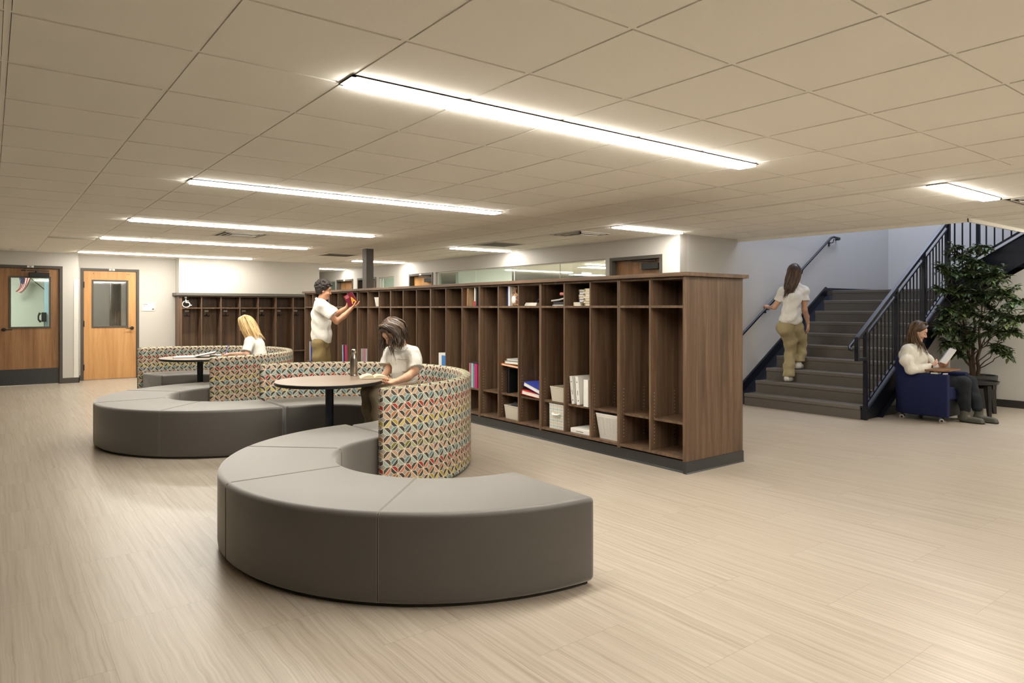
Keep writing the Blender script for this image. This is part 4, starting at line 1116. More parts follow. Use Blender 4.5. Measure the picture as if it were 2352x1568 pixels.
# in the picture the far side of a bay is at its left; f runs from right to left
def T3(a): return Matrix.Rotation(a, 3, 'X')
def book(name, label, cat, i, f, z, w, h, d, cover, pages='paper', x=None, lean=0.0, group=None, spine=True):
    """upright book or binder: w thick along the run, h high, d deep, spine to the room"""
    x = (XS + .05) if x is None else x; y = bayx(i, f); t = thing(name, label, cat, (x + d / 2, y, z), 0, group)
    R = T3(lean); off = abs(math.sin(lean)) * w / 2
    o = Vector((x + d / 2, y, z + off)); mb = MB(); c = .003
    def B(cx, cz, cy, dx, dy, dz, m): m.cbox(o + R @ Vector((cx, cy, cz)), (dx, dy, dz), R)
    B(0, h / 2, w / 2 - c / 2, d, c, h, mb); B(0, h / 2, -w / 2 + c / 2, d, c, h, mb); B(-d / 2 + c / 2, h / 2, 0, c, w, h, mb)
    mb.build('cover', cover, t, world=True)
    mb = MB(); B(.004, h / 2, 0, d - .014, w - 2 * c, h - .012, mb); mb.build('pages', pages, t, world=True)
    return t, o, R
def binder(label, i, f, z, w, h, cover, lean=0, group=None, x=None, rings=True):
    t, o, R = book('ring_binder', label, 'binder', i, f, z, w, h, .25, cover, 'paper', x, lean, group)
    if rings:
        mb = MB()
        for zz in (.14, .80): mb.cbox(o + R @ Vector((-.1262, 0, h * zz)), (.002, .010, .010), R)
        mb.cbox(o + R @ Vector((-.1262, 0, h * .42)), (.002, .004, h * .16), R)
        mb.build('rivet', 'black_plastic', t, world=True)
    return t
def lying(name, label, cat, i, f0, f1, z, th, cover, d=.22, x=None, rz=0.0, tilt=0.0, pages='paper', group=None):
    x = XS + .045 if x is None else x; y0, y1 = bayx(i, f0), bayx(i, f1); yc = (y0 + y1) / 2; w = abs(y1 - y0)
    t = thing(name, label, cat, (x + d / 2, yc, z), 0, group); R = Matrix.Rotation(rz, 3, 'Z') @ Matrix.Rotation(tilt, 3, 'X'); o = Vector((x + d / 2, yc, z + abs(math.sin(tilt)) * w / 2))
    mb = MB(); c = .003
    mb.cbox(o + R @ Vector((0, 0, c / 2)), (d, w, c), R); mb.cbox(o + R @ Vector((0, 0, th - c / 2)), (d, w, c), R); mb.cbox(o + R @ Vector((0, w / 2 - c / 2, th / 2)), (d, c, th), R); mb.build('cover', cover, t, world=True)
    if th > .008: mb = MB(); mb.cbox(o + R @ Vector((0, -.002, th / 2)), (d - .01, w - .012, th - 2 * c), R); mb.build('pages', pages, t, world=True)
    return t
ZB = .138; ZT1 = ZM + .0115
def bin_(name, label, i, f0, f1, z, h, mat, d=.27, x=None, rim=.008, taper=.016, dip=0.0):
    x = XS + .03 if x is None else x; y0, y1 = bayx(i, f0), bayx(i, f1); t = thing(name, label, 'bin', (x + d / 2, (y0 + y1) / 2, z))
    w = abs(y1 - y0); cy = (y0 + y1) / 2; cx = x + d / 2; mb = MB(); N = 6
    def loop(hx, hy, zz, r=.02):
        P = []
        for sx, sy, s in ((1, 1, 0), (-1, 1, 90), (-1, -1, 180), (1, -1, 270)):
            for k in range(N + 1):
                a = math.radians(s + 90 * k / N); px_, py_ = cx + sx * (hx - r) + r * math.cos(a), cy + sy * (hy - r) + r * math.sin(a)
                zz_ = zz
                if dip and zz > z + h * .8 and sx < 0 : zz_ = zz - dip * (1 - min(1, abs(py_ - cy) / (hy * .6))) if abs(py_ - cy) < hy * .6 else zz
                P.append((px_, py_, zz_))
        return P
    A = [loop(d / 2 - taper, w / 2 - taper, z), loop(d / 2 - .003, w / 2 - .003, z + h - .012), loop(d / 2, w / 2, z + h - .010), loop(d / 2, w / 2, z + h), loop(d / 2 - .006, w / 2 - .006, z + h), loop(d / 2 - taper - .005, w / 2 - taper - .005, z + .005)]
    n = len(A[0]); vs = [p for a in A for p in a]; fs = []
    for k in range(len(A) - 1):
        for q in range(n): j = (q + 1) % n; fs.append((k * n + q, k * n + j, (k + 1) * n + j, (k + 1) * n + q))
    fs.append(tuple(range(n))[::-1]); fs.append(tuple((len(A) - 1) * n + q for q in range(n)))
    mb.add(vs, fs); mb.build('tub', mat, t, world=True, smooth=35)
    return t, cx, cy, w

# --- bay 2: perforated basket
def perforated():
    t_ = NT('perforated_white'); u = t_.coord('Object'); x, y, z = t_.sep(u)
    s = 95.0
    yy = t_.math('MULTIPLY', t_.math('ADD', y, x), s); zz = t_.math('MULTIPLY', z, s)
    def cell(a, b):
        fa = t_.math('SUBTRACT', t_.math('FRACT', a), .5); fb = t_.math('SUBTRACT', t_.math('FRACT', b), .5)
        return t_.math('LESS_THAN', t_.math('ADD', t_.math('MULTIPLY', fa, fa), t_.math('MULTIPLY', fb, fb)), .085)
    row = t_.math('MODULO', t_.math('ABSOLUTE', t_.math('FLOOR', zz)), 2)
    hole = cell(t_.math('ADD', yy, t_.math('MULTIPLY', row, .5)), zz)
    band = t_.math('MULTIPLY', t_.math('LESS_THAN', z, .215), t_.math('GREATER_THAN', z, .015))
    hole = t_.math('MULTIPLY', hole, band)
    t_.done((.74, .73, .69), .4)
    tr = t_.new('ShaderNodeBsdfTransparent'); mx = t_.new('ShaderNodeMixShader'); t_.link(hole, mx.inputs[0]); t_.link(t_.b.outputs[0], mx.inputs[1]); t_.link(tr.outputs[0], mx.inputs[2]); t_.link(mx.outputs[0], t_.out.inputs[0])
    M['perforated_white'] = t_.m
perforated()
bin_('storage_basket', 'white perforated plastic basket on the bottom board', 2, .04, .93, ZB, .245, 'perforated_white', .30, taper=.03)
# --- bay 3
G = 'white ring binders in one cubby'
binder('white ring binder leaning outermost left of three', 3, .80, ZA, .048, .285, 'binder_white', -.12, G); binder('thick white ring binder leaning in the middle of three', 3, .58, ZA, .055, .285, 'binder_white', -.10, G)
binder('white ring binder standing upright against the divider', 3, .20, ZA, .072, .27, 'binder_white', 0, G, XS + .02, rings=False)
t = thing('ring_binder', 'white ring binder lying flat on the bottom board', 'binder', (XS + .17, bayx(3, .5), ZB))
mb = MB(); mb.box(XS + .04, XS + .30, bayx(3, .04), bayx(3, .88), ZB, ZB + .048); mb.build('cover', 'binder_white', t, world=True, bevel=.004)
mb = MB(); yy = bayx(3, .5); mb.box(XS + .038, XS + .040, yy - .05, yy + .05, ZB + .02, ZB + .024); mb.build('label_slot', 'black_plastic', t, world=True)
for k, (c_, th) in enumerate((('paper_cream', .022), ('paper', .014), ('deep_blue', .03), ('tan', .026), ('paper_cream', .022), ('deep_blue', .028), ('olive', .026))):
    zz = ZT1 + sum((.022, .014, .03, .026, .022, .028, .026)[:k])
    lying('book', 'book number %s from the bottom in the left stack of the top cubby' % ('one', 'two', 'three', 'four', 'five', 'six', 'seven')[k], 'book', 3, .50 + .02 * (k % 2), .78 if k < 2 else .72, zz, th - .001, c_, .17, XS + (.05 if k < 2 else .10), group='left stack of books in the top cubby')
for k, (c_, th) in enumerate((('paper_cream', .026), ('tan', .022), ('paper_cream', .028), ('binder_white', .018), ('paper_cream', .03), ('binder_white', .016), ('paper_cream', .032))):
    zz = ZT1 + sum((.026, .022, .028, .018, .03, .016, .032)[:k])
    lying('book', 'book number %s from the bottom in the right stack of cream page edges' % ('one', 'two', 'three', 'four', 'five', 'six', 'seven')[k], 'book', 3, .02, .38 if k % 2 else .30, zz, th - .001, c_, .17, XS + .04, pages='paper_cream', group='right stack of books in the top cubby')
# --- bay 4
bin_('storage_bin', 'cream plastic bin standing on the raised shelf above the plaid bin', 4, .03, .72, ZA, .155, 'cream_plastic', .28)
def plaid():
    t_ = NT('plaid_cloth'); x, y, z = t_.sep(t_.coord('Object'))
    def stripes(v, s, w, off=0): return t_.math('LESS_THAN', t_.math('ABSOLUTE', t_.math('SUBTRACT', t_.math('FRACT', t_.math('ADD', t_.math('MULTIPLY', v, s), off)), .5)), w)
    h = t_.math('ADD', y, x)
    f = t_.math('ADD', t_.math('MULTIPLY', stripes(h, 17, .09), .5), t_.math('MULTIPLY', stripes(z, 17, .09), .5))
    g = t_.math('ADD', t_.math('MULTIPLY', stripes(h, 17, .20, .5), .3), t_.math('MULTIPLY', stripes(z, 17, .20, .5), .3))
    c = t_.mix(g, (.70, .67, .60), (.52, .45, .34)); c = t_.mix(f, c, (.20, .38, .46))
    M['plaid_cloth'] = t_.done(c, .85)
plaid()
t, cx, cy, w = bin_('fabric_bin', 'plaid fabric bin in blue and cream with a loop handle', 4, .03, .76, ZB, .262, 'plaid_cloth', .28, taper=.004)
mb = MB(); mb.tube([(XS + .028, cy - .05, .305), (XS + .014, cy - .045, .295), (XS + .010, cy, .290), (XS + .014, cy + .045, .295), (XS + .028, cy + .05, .305)], .011, 8, flatk=.5); mb.build('handle', 'binder_white', t, world=True, smooth=60)
lying('magazine', 'thin grey magazine under the dark papers in the top cubby', 'magazine', 4, .02, .62, ZT1, .012, 'silver_grey', .2)
t = thing('papers', 'dark folder with curled white sheet below the rose roll', 'papers', (XS + .15, bayx(4, .3), ZT1 + .013))
mb = MB(); mb.box(XS + .05, XS + .26, bayx(4, .02), bayx(4, .60), ZT1 + .013, ZT1 + .04); mb.build('folder', 'black_book', t, world=True, bevel=.003)
mb = MB(); mb.tube([(XS + .045, bayx(4, .66), ZT1 + .052), (XS + .05, bayx(4, .35), ZT1 + .060), (XS + .06, bayx(4, .02), ZT1 + .085)], [.009, .010, .010], 8); mb.build('curled_sheet', 'silver_grey', t, world=True, smooth=60)
mb = MB(); mb.cyl((XS + .08, bayx(4, .02), ZT1 + .125), (XS + .08, bayx(4, .36), ZT1 + .125), .017, n=14); mb.box(XS + .065, XS + .2, bayx(4, .02), bayx(4, .2), ZT1 + .09, ZT1 + .11)
tag(mb.build('pencil_roll', 'rose', smooth=50), 'rose pink roll on top of the dark folder', 'pouch')
# --- bay 5
lying('ring_binder', 'open red ring binder under the blue one', 'binder', 5, .02, .90, ZA, .045, 'red', .26, XS + .01, rz=.10, tilt=.10)
lying('ring_binder', 'blue ring binder lying tilted on the red one', 'binder', 5, .02, .86, ZA + .055, .045, 'royal_blue', .26, XS + .015, rz=-.06, tilt=.22)
t = thing('book_box', 'small grey box with dark and red end, standing behind the blue binder', 'box', (XS + .2, bayx(5, .15), ZA + .14))
mb = MB(); mb.box(XS + .285, XS + .37, bayx(5, .04), bayx(5, .95), ZA, ZA + .245); mb.build('body', 'grey_book', t, world=True)
mb = MB(); mb.box(XS + .280, XS + .284, bayx(5, .82), bayx(5, .95), ZA + .10, ZA + .24); mb.build('end_label', 'binder_white', t, world=True)
mb = MB(); mb.box(XS + .275, XS + .279, bayx(5, .82), bayx(5, .95), ZA + .175, ZA + .20); mb.build('red_band', 'red', t, world=True)
t = thing('papers', 'fanned stack of white papers in the top cubby', 'papers', (XS + .15, bayx(5, .6), ZT1))
for k in range(5):
    mb = MB(); mb.cbox((XS + .15, bayx(5, .60), ZT1 + .004 + .007 * k), (.20, .215 - .012 * k, .0055), Matrix.Rotation(-.06 + .05 * k, 3, 'Z')); mb.build('sheet_bundle', 'paper', t, world=True)
mb = MB()
for k in range(5): mb.tube([(XS + .08 + .02 * k, bayx(5, .40), ZT1 + .045), (XS + .09 + .02 * k, bayx(5, .26), ZT1 + .085 + .006 * k), (XS + .10 + .02 * k, bayx(5, .12), ZT1 + .10), (XS + .1 + .02 * k, bayx(5, .03), ZT1 + .085)], [.012, .016, .016, .012], 8, flatk=.5)
tag(mb.build('crumpled_bag', 'black_book', smooth=60), 'crumpled black pouch lying against the papers', 'bag')
# --- bay 6
bin_('storage_bin', 'cream bin with dark contents on the bottom board', 6, .03, .86, ZB, .155, 'cream_plastic', .28, dip=.035)
mb = MB(); c6 = (XS + .17, bayx(6, .42), ZB + .13)
mb.tube([(c6[0] - .07, c6[1] + .09, c6[2] - .02), (c6[0] - .05, c6[1] + .04, c6[2] + .02), (c6[0] - .02, c6[1] - .02, c6[2] + .005), (c6[0], c6[1] - .09, c6[2])], [.03, .045, .05, .03], 10)
mb.tube([(c6[0] - .02, c6[1] + .08, c6[2] - .03), (c6[0] + .06, c6[1], c6[2]), (c6[0] + .05, c6[1] - .1, c6[2] - .02)], [.03, .05, .03], 10)
tag(mb.build('bundled_cloth', 'black_book', smooth=60), 'black cloth bundle lying in the cream bin', 'cloth')
t = thing('storage_crate', 'black open crate standing on the raised shelf, papers on top', 'crate', (XS + .16, bayx(6, .4), ZA))
mb = MB(); a, b = bayx(6, .04), bayx(6, .78)
mb.box(XS + .06, XS + .30, a, a + .008, ZA, ZA + .30); mb.box(XS + .06, XS + .30, b - .008, b, ZA, ZA + .30); mb.box(XS + .06, XS + .30, a, b, ZA + .292, ZA + .30); mb.box(XS + .29, XS + .30, a, b, ZA, ZA + .30); mb.build('shell', 'black_plastic', t, world=True)
mb = MB(); mb.cyl((XS + .065, b - .035, ZA), (XS + .065, b - .035, ZA + .292), .010); mb.build('corner_post', 'black_plastic', t, world=True)
lying('folder', 'orange folder with loose papers on the black crate', 'folder', 6, .02, .98, ZA + .301, .022, 'orange', .25, XS + .03, tilt=.06)
lying('book', 'thick dark grey book on the orange folder', 'book', 6, .02, .84, ZA + .342, .036, 'grey_book', .2, XS + .04)
lying('papers', 'loose white papers on the grey book', 'papers', 6, .02, .74, ZA + .380, .022, 'silver_grey', .2, XS + .045, rz=.05)
mb = MB(); mb.tube([(XS + .09, bayx(6, .05), ZA + .42), (XS + .09, bayx(6, .14), ZA + .435), (XS + .09, bayx(6, .24), ZA + .422)], [.018, .022, .014], 10); tag(mb.build('pencil_case', 'green_yellow', smooth=60), 'yellow green pouch on top of the papers', 'pouch')
t, o, R = book('book', 'book with white cover and blue spine beside the ornament', 'book', 6, .56, ZT1, .04, .225, .17, 'binder_white', 'paper_cream', XS + .03)
mb = MB(); mb.box(XS + .026, XS + .029, bayx(6, .56) + .010, bayx(6, .56) + .020, ZT1, ZT1 + .222); mb.build('spine_stripe', 'royal_blue', t, world=True)
def orn():
    t_ = NT('ornate'); v = t_.new('ShaderNodeTexVoronoi'); v.inputs['Scale'].default_value = 55; t_.link(t_.coord(), v.inputs['Vector'])
    M['ornate'] = t_.done(t_.ramp(v.outputs['Distance'], [(.1, (.75, .68, .55)), (.35, (.42, .26, .10)), (.6, (.15, .05, .03))]), .5)
orn()
t = thing('ornament', 'tall oval patterned ornament in brown, white and gold', 'ornament', (XS + .1, bayx(6, .20), ZT1))
mb = MB(); cy = bayx(6, .33); mb.lathe([(.03, 0), (.052, .006), (.056, .03), (.060, .07), (.056, .11), (.045, .135), (.02, .145)], 20); 
for p in mb.v: p.x = p.x * .5 + XS + .06; p.y += cy; p.z += ZT1
mb.build('frame', 'ornate', t, world=True, smooth=50)
mb = MB(); mb.lathe([(.005, 0), (.03, .01), (.038, .045), (.03, .08), (.005, .09)], 18)
for p in mb.v: p.x = p.x * .35 + XS + .036; p.y += cy; p.z += ZT1 + .025
mb.build('oval_plate', 'binder_white', t, world=True, smooth=60)
mb = MB(); mb.cbox((XS + .07, cy + .01, ZT1 + .175), (.03, .05, .075), Matrix.Rotation(.3, 3, 'X')); mb.build('crest', 'ornate', t, world=True)
# --- bay 8
G = 'coloured ring binders in one cubby'
for f, w, c_, nm in ((.74, .030, 'pink', 'pink ring binder, leftmost of the coloured ones'), (.60, .042, 'light_blue', 'light blue ring binder between pink and magenta'), (.37, .062, 'magenta', 'magenta ring binder among the coloured ones'), (.12, .060, 'mint', 'mint green ring binder beside the magenta one')):
    binder(nm, 8, f, ZA, w, .30, c_, 0, G, rings=False)
tag(MB().box(XS + .05, XS + .28, bayx(8, .02), bayx(8, .70), ZA + .302, ZA + .318).build('clipboard', 'black_book', bevel=.003), 'black clipboard lying across the coloured binders', 'clipboard')
t, o, R = book('folder', 'orange folder at the left side of a top cubby', 'folder', 8, .93, ZT1, .018, .235, .22, 'orange', 'paper')
book('box_file', 'tan box file between the orange folder and the books', 'file', 8, .80, ZT1, .035, .225, .22, 'tan', 'tan', XS + .035)
book('book', 'white and red spined book in the top cubby with the tan box', 'book', 8, .36, ZT1, .03, .235, .18, 'binder_white', 'paper', XS + .03); book('book', 'black book with pale lettering beside the white and red one', 'book', 8, .26, ZT1, .03, .225, .18, 'black_book', 'paper_cream', XS + .03)
mb = MB(); mb.box(XS + .022, XS + .028, bayx(8, .36) - .014, bayx(8, .36) + .014, ZT1, ZT1 + .06); tag(mb.build('price_card', 'red'), 'small red card against the foot of the white book', 'card')
# --- bay 10, seen over the booth back
t = thing('tissue_box', 'white and bright blue tissue box seen over the booth back', 'box', (XS + .12, bayx(10, .4), ZA)); a, b = bayx(10, .05), bayx(10, .68)
MB().box(XS + .05, XS + .2, a, b, ZA, ZA + .39).build('carton', 'binder_white', t, world=True)
MB().box(XS + .045, XS + .05, a, bayx(10, .45), ZA + .22, ZA + .36).build('blue_panel', 'bright_blue', t, world=True)
# --- far bays
t, o, R = book('book', 'white and orange-red book near the fourth divider group in a top cubby', 'book', 14, .06, ZT1, .03, .235, .18, 'binder_white', 'paper')
mb = MB(); mb.box(XS + .045, XS + .049, bayx(14, .06) - .015, bayx(14, .06) + .015, ZT1, ZT1 + .06); mb.build('label', 'red', t, world=True)
t = bin_('waste_basket', 'small white tapered bin in a top cubby', 15, .05, .62, ZT1, .14, 'white_plastic', .2, taper=.02)
G = 'pale ring binders behind the booth back'
for f, w, c_, nm in ((.85, .07, 'silver_grey', 'light grey binder, leftmost behind the bottle'), (.62, .04, 'pink', 'pink binder between light grey and white'), (.42, .05, 'silver_grey', 'second light grey binder right of the pink one'), (.24, .04, 'binder_white', 'white binder in the pale group behind the bottle'), (.08, .035, 'paper_cream', 'cream binder against the right divider behind the bottle')):
    binder(nm, 16, f, ZA, w, .33, c_, 0, G, rings=False)
G = 'dark and bright folders leaning behind the booth back'
for f, w, c_, nm in ((.80, .03, 'silver_grey', 'grey folder leaning left of the red one'), (.66, .03, 'deep_blue', 'dark blue folder leaning beside the grey one'), (.50, .025, 'red', 'red folder in the leaning group'), (.38, .022, 'magenta', 'magenta folder in the leaning group'), (.26, .03, 'royal_blue', 'royal blue folder in the leaning group'), (.12, .025, 'binder_white', 'white folder at the right of the leaning group')):
    book('folder', nm, 'folder', 18, f, ZA, w, .36, .24, c_, 'paper', None, -.04, G)
G = 'folders beside the standing boy'
for f, w, c_, nm in ((.70, .03, 'silver_grey', 'silver folder left of the standing boy'), (.50, .03, 'royal_blue', 'blue folder left of the standing boy'), (.30, .03, 'binder_white', 'white folder just left of the standing boy')):
    book('folder', nm, 'folder', 22, f, ZA, w, .36, .24, c_, 'paper', None, -.03, G)
book('folder', 'pale blue folder just right of the standing boy', 'folder', 20, .35, ZA, .04, .30, .24, 'light_blue', 'paper', None, 0)
book('book', 'blue and white book in the top cubby at the chin of the standing boy', 'book', 20, .35, ZT1, .035, .23, .18, 'royal_blue', 'paper'); book('book', 'white book in the top cubby at the chin of the standing boy', 'book', 20, .20, ZT1, .03, .23, .18, 'binder_white', 'paper')
t = thing('picture_card', 'small white card with dark drawing in the farthest top cubby', 'card', (XS + .1, bayx(22, .96), ZT1 + .1)); yy = bayx(22, .97)
MB().box(XS + .13, XS + .134, bayx(22, .30), bayx(22, .62), ZT1 + .04, ZT1 + .19).build('card', 'paper', t, world=True)
mb = MB(); cyy = (bayx(22, .30) + bayx(22, .62)) / 2; mb.cyl((XS + .128, cyy, ZT1 + .15), (XS + .1285, cyy, ZT1 + .15), .018, n=12); mb.tube([(XS + .128, cyy, ZT1 + .12), (XS + .128, cyy - .02, ZT1 + .08), (XS + .128, cyy + .02, ZT1 + .06)], .008, 6); mb.build('drawing', 'black_book', t, world=True)

# ================================================================ on the tables
# steel bottle
b = atZ(812.5, 863, .742); bt = thing('water_bottle', 'brushed steel water bottle with silver cap standing on the round table', 'bottle', (b.x, b.y, .742))
mb = MB(); mb.lathe([(.028, 0), (.033, .004), (.034, .012), (.0345, .16), (.033, .175), (.026, .20), (.0215, .215), (.0205, .218)], 32); mb.build('body', 'brushed_steel', bt, smooth=40)
mb = MB(); mb.lathe([(.0225, .2185), (.0235, .222), (.0235, .245), (.021, .254), (.012, .257), (.001, .258)], 28); mb.build('cap', 'cap_steel', bt, smooth=40)
mb = MB(); mb.lathe([(.0335, .0005), (.0352, .002), (.0352, .014), (.0345, .0155)], 32); mb.build('base_ring', 'cap_steel', bt, smooth=40)
for p in bt.children: pass
bt.scale = (1.05, 1.05, 1.02)
def open_book(name, label, c, rz, w=.15, h=.24, th=.022, tilt=0.0, cover='paper_cream', pages='paper_cream'):
    """lies open; the spine runs along its own y axis"""
    t = thing(name, label, 'book', c, rz); t.rotation_euler = (0, tilt, rz)
    for s in (-1, 1):
        mb = MB(); P = []
        n = 10
        for k in range(n + 1):
            f = k / n; P.append((s * w * f, th * (.35 + 1.0 * math.sin(PI * min(1, f * 1.05)) ** .6 * (1 - .55 * f)) * (1 if s < 0 else .85)))
        prof = [(0, .003)] + P + [(s * w, .003)]
        mb.prism(prof, 'Y', -h / 2, h / 2); mb.build('page_block', pages, t, smooth=50)
    mb = MB(); mb.box(-w - .004, w + .004, -h / 2 - .003, h / 2 + .003, 0, .003); mb.build('cover', cover, t)
    return t
bc = atZ(858, 867, .745)
ob = open_book('open_book', 'open paperback lying over the edge of the round table under the boy', (bc.x, bc.y, .745), math.radians(-20), .125, .2, .03)
# binder and notebook on the farther table
nb = atZ(450, 820, .742)
t = thing('ring_binder', 'open black binder with white pages on the farther round table', 'binder', (nb.x, nb.y, .742), math.radians(-18))
mb = MB(); mb.box(-.27, -.005, -.15, .15, 0, .004); mb.build('left_cover', 'black_book', t)
mb = MB(); mb.cbox((.13, 0, .034), (.265, .30, .004), Matrix.Rotation(-.20, 3, 'Y')); mb.build('right_cover', 'black_book', t)
mb = MB(); mb.box(-.255, -.01, -.14, .14, .0045, .016); mb.build('left_pages', 'paper', t)
mb = MB(); mb.cbox((.125, 0, .044), (.24, .28, .008), Matrix.Rotation(-.20, 3, 'Y')); mb.build('right_pages', 'paper', t)
mb = MB()
for y in (-.08, 0, .08): mb.tube([(-.02, y, .01), (-.012, y, .035), (.012, y, .035), (.02, y, .012)], .003, 6)
mb.build('rings', 'chrome', t)
nn = atZ(507, 817, .742)
t = thing('notebook', 'grey notebook under the blonde person\'s writing hand', 'notebook', (nn.x, nn.y, .742), math.radians(-35)); MB().box(-.12, .12, -.09, .09, 0, .012).build('cover', 'grey_book', t, bevel=.002); MB().box(-.115, .115, -.087, .087, .0122, .016).build('pages', 'paper', t)
# ================================================================ people: smooth bodies grown from tapered limbs
def nv(v): return np.array(v, dtype=np.float32)
def s_rc(a, b, r1, r2):
    a, b = nv(a), nv(b); ba = b - a; L = float(ba @ ba) + 1e-9
    lo, hi = np.minimum(a, b) - max(r1, r2), np.maximum(a, b) + max(r1, r2)
    def f(p):
        t = np.clip(((p - a) @ ba) / L, 0, 1); return np.linalg.norm(p - a - t[:, None] * ba, axis=1) - (r1 + (r2 - r1) * t)
    return f, lo, hi
def s_el(c, r, R=None):
    c, r = nv(c), nv(r); R = np.eye(3, dtype=np.float32) if R is None else np.array(R, dtype=np.float32); m = float(max(r))
    def f(p):
        q = (p - c) @ R; k0 = np.linalg.norm(q / r, axis=1); k1 = np.linalg.norm(q / (r * r), axis=1) + 1e-9; return k0 * (k0 - 1) / k1
    return f, c - m, c + m
def s_box(c, h, R=None, rad=.005):
    c, h = nv(c), nv(h); R = np.eye(3, dtype=np.float32) if R is None else np.array(R, dtype=np.float32); m = float(np.linalg.norm(h))
    def f(p):
        q = np.abs((p - c) @ R) - (h - rad); return np.linalg.norm(np.maximum(q, 0), axis=1) + np.minimum(q.max(axis=1), 0) - rad
    return f, c - m, c + m
def smin(a, b, k):
    if k <= 0: return np.minimum(a, b)
    h = np.maximum(k - np.abs(a - b), 0) / k; return np.minimum(a, b) - h * h * k * .25
def smax(a, b, k): return -smin(-a, -b, k)
def plane(p0, n):
    p0, n = nv(p0), nv(n); n = n / np.linalg.norm(n); return lambda p: (p - p0) @ n
class SDF:
    def __init__(s): s.ops = []
    def add(s, prim, k=.02): s.ops.append(('u', prim, k)); return s
    def sub(s, prim, k=.01): s.ops.append(('s', prim, k)); return s
    def cut(s, fn, k=.004): s.ops.append(('c', fn, k)); return s            # keep where fn < 0
    def disp(s, fn): s.ops.append(('d', fn, 0)); return s
    def ev(s, p):
        d = np.full(len(p), 9.0, np.float32)
        for op, pr, k in s.ops:
            if op in 'us':
                f, lo, hi = pr; m = k + .03
                sel = ((p > lo - m) & (p < hi + m)).all(axis=1)
                if op == 'u':
                    far = ~sel
                    if sel.any(): d[sel] = smin(d[sel], f(p[sel]), k)
                    if far.any():
                        c = np.maximum(np.maximum(lo - p[far], p[far] - hi), 0); d[far] = np.minimum(d[far], np.linalg.norm(c, axis=1) + .005)
                elif sel.any(): d[sel] = smax(d[sel], -f(p[sel]), k)
            elif op == 'c': d = smax(d, pr(p), k)
            else: d = d + pr(p)
        return d
    def bounds(s):
        lo = np.min([o[1][1] for o in s.ops if o[0] == 'u'], axis=0); hi = np.max([o[1][2] for o in s.ops if o[0] == 'u'], axis=0); return lo - .03, hi + .03
    def mesh(s, h):
        lo, hi = s.bounds(); B = 6
        n = (np.ceil((hi - lo) / h / B).astype(int) + 1)
        # coarse pass picks the blocks that the surface crosses
        gx_, gy_, gz_ = [np.arange(k) for k in n]
        I = np.stack(np.meshgrid(gx_, gy_, gz_, indexing='ij'), -1).reshape(-1, 3)
        c = (lo + (I + .5) * B * h).astype(np.float32); dc = s.ev(c)
        near = np.abs(dc) < B * h * .95 + .02
        N = n * B
        D = np.repeat(np.repeat(np.repeat(dc.reshape(n), B, 0), B, 1), B, 2).astype(np.float32)
        J = I[near]; o = np.stack(np.meshgrid(*[np.arange(B)] * 3, indexing='ij'), -1).reshape(-1, 3)
        P = (J[:, None, :] * B + o[None]).reshape(-1, 3); pts = (lo + P * h).astype(np.float32)
        out = np.empty(len(pts), np.float32); CH = 400000
        for i in range(0, len(pts), CH): out[i:i + CH] = s.ev(pts[i:i + CH])
        D[P[:, 0], P[:, 1], P[:, 2]] = out
        # surface nets
        sg = D < 0; a = sg[:-1, :-1, :-1]
        any_ = np.zeros_like(a); all_ = np.ones_like(a); cor = []
        for dx in (0, 1):
            for dy in (0, 1):
                for dz in (0, 1):
                    q = sg[dx:dx + a.shape[0], dy:dy + a.shape[1], dz:dz + a.shape[2]]; any_ |= q; all_ &= q; cor.append((dx, dy, dz))
        cells = np.argwhere(any_ & ~all_)
        idx = -np.ones(a.shape, np.int64); idx[cells[:, 0], cells[:, 1], cells[:, 2]] = np.arange(len(cells))
        acc = np.zeros((len(cells), 3)); cnt = np.zeros(len(cells))
        for u in range(8):
            for v in range(u + 1, 8):
                cu, cv = np.array(cor[u]), np.array(cor[v])
                if np.abs(cu - cv).sum() != 1: continue
                A = D[tuple((cells + cu).T)]; Bv = D[tuple((cells + cv).T)]; m = (A < 0) != (Bv < 0)
                t = np.where(m, A / (A - Bv + 1e-12), 0)[:, None]; acc += np.where(m[:, None], cu + t * (cv - cu), 0); cnt += m
        V_ = lo + (cells + acc / cnt[:, None]) * h
        F = []
        for ax in range(3):
            sl0 = [slice(1, -1)] * 3; sl1 = [slice(1, -1)] * 3; sl0[ax] = slice(0, -1); sl1[ax] = slice(1, None)
            A, Bv = sg[tuple(sl0)], sg[tuple(sl1)]
            e = np.argwhere(A != Bv); off = np.ones(3, int); off[ax] = 0; e = e + off
            if len(e) == 0: continue
            e = e[(e < np.array(a.shape)).all(axis=1)]
            b, c_ = [(1, 2), (2, 0), (0, 1)][ax]
            ub, uc = np.zeros(3, int), np.zeros(3, int); ub[b] = 1; uc[c_] = 1
            q = [idx[tuple((e - ub - uc).T)], idx[tuple((e - uc).T)], idx[tuple(e.T)], idx[tuple((e - ub).T)]]
            Q = np.stack(q, 1); fl = ~sg[tuple(e.T)]
            Q[~fl] = Q[~fl][:, ::-1]; Q = Q[(Q >= 0).all(axis=1)]; F.append(Q)
        return V_, np.concatenate(F)
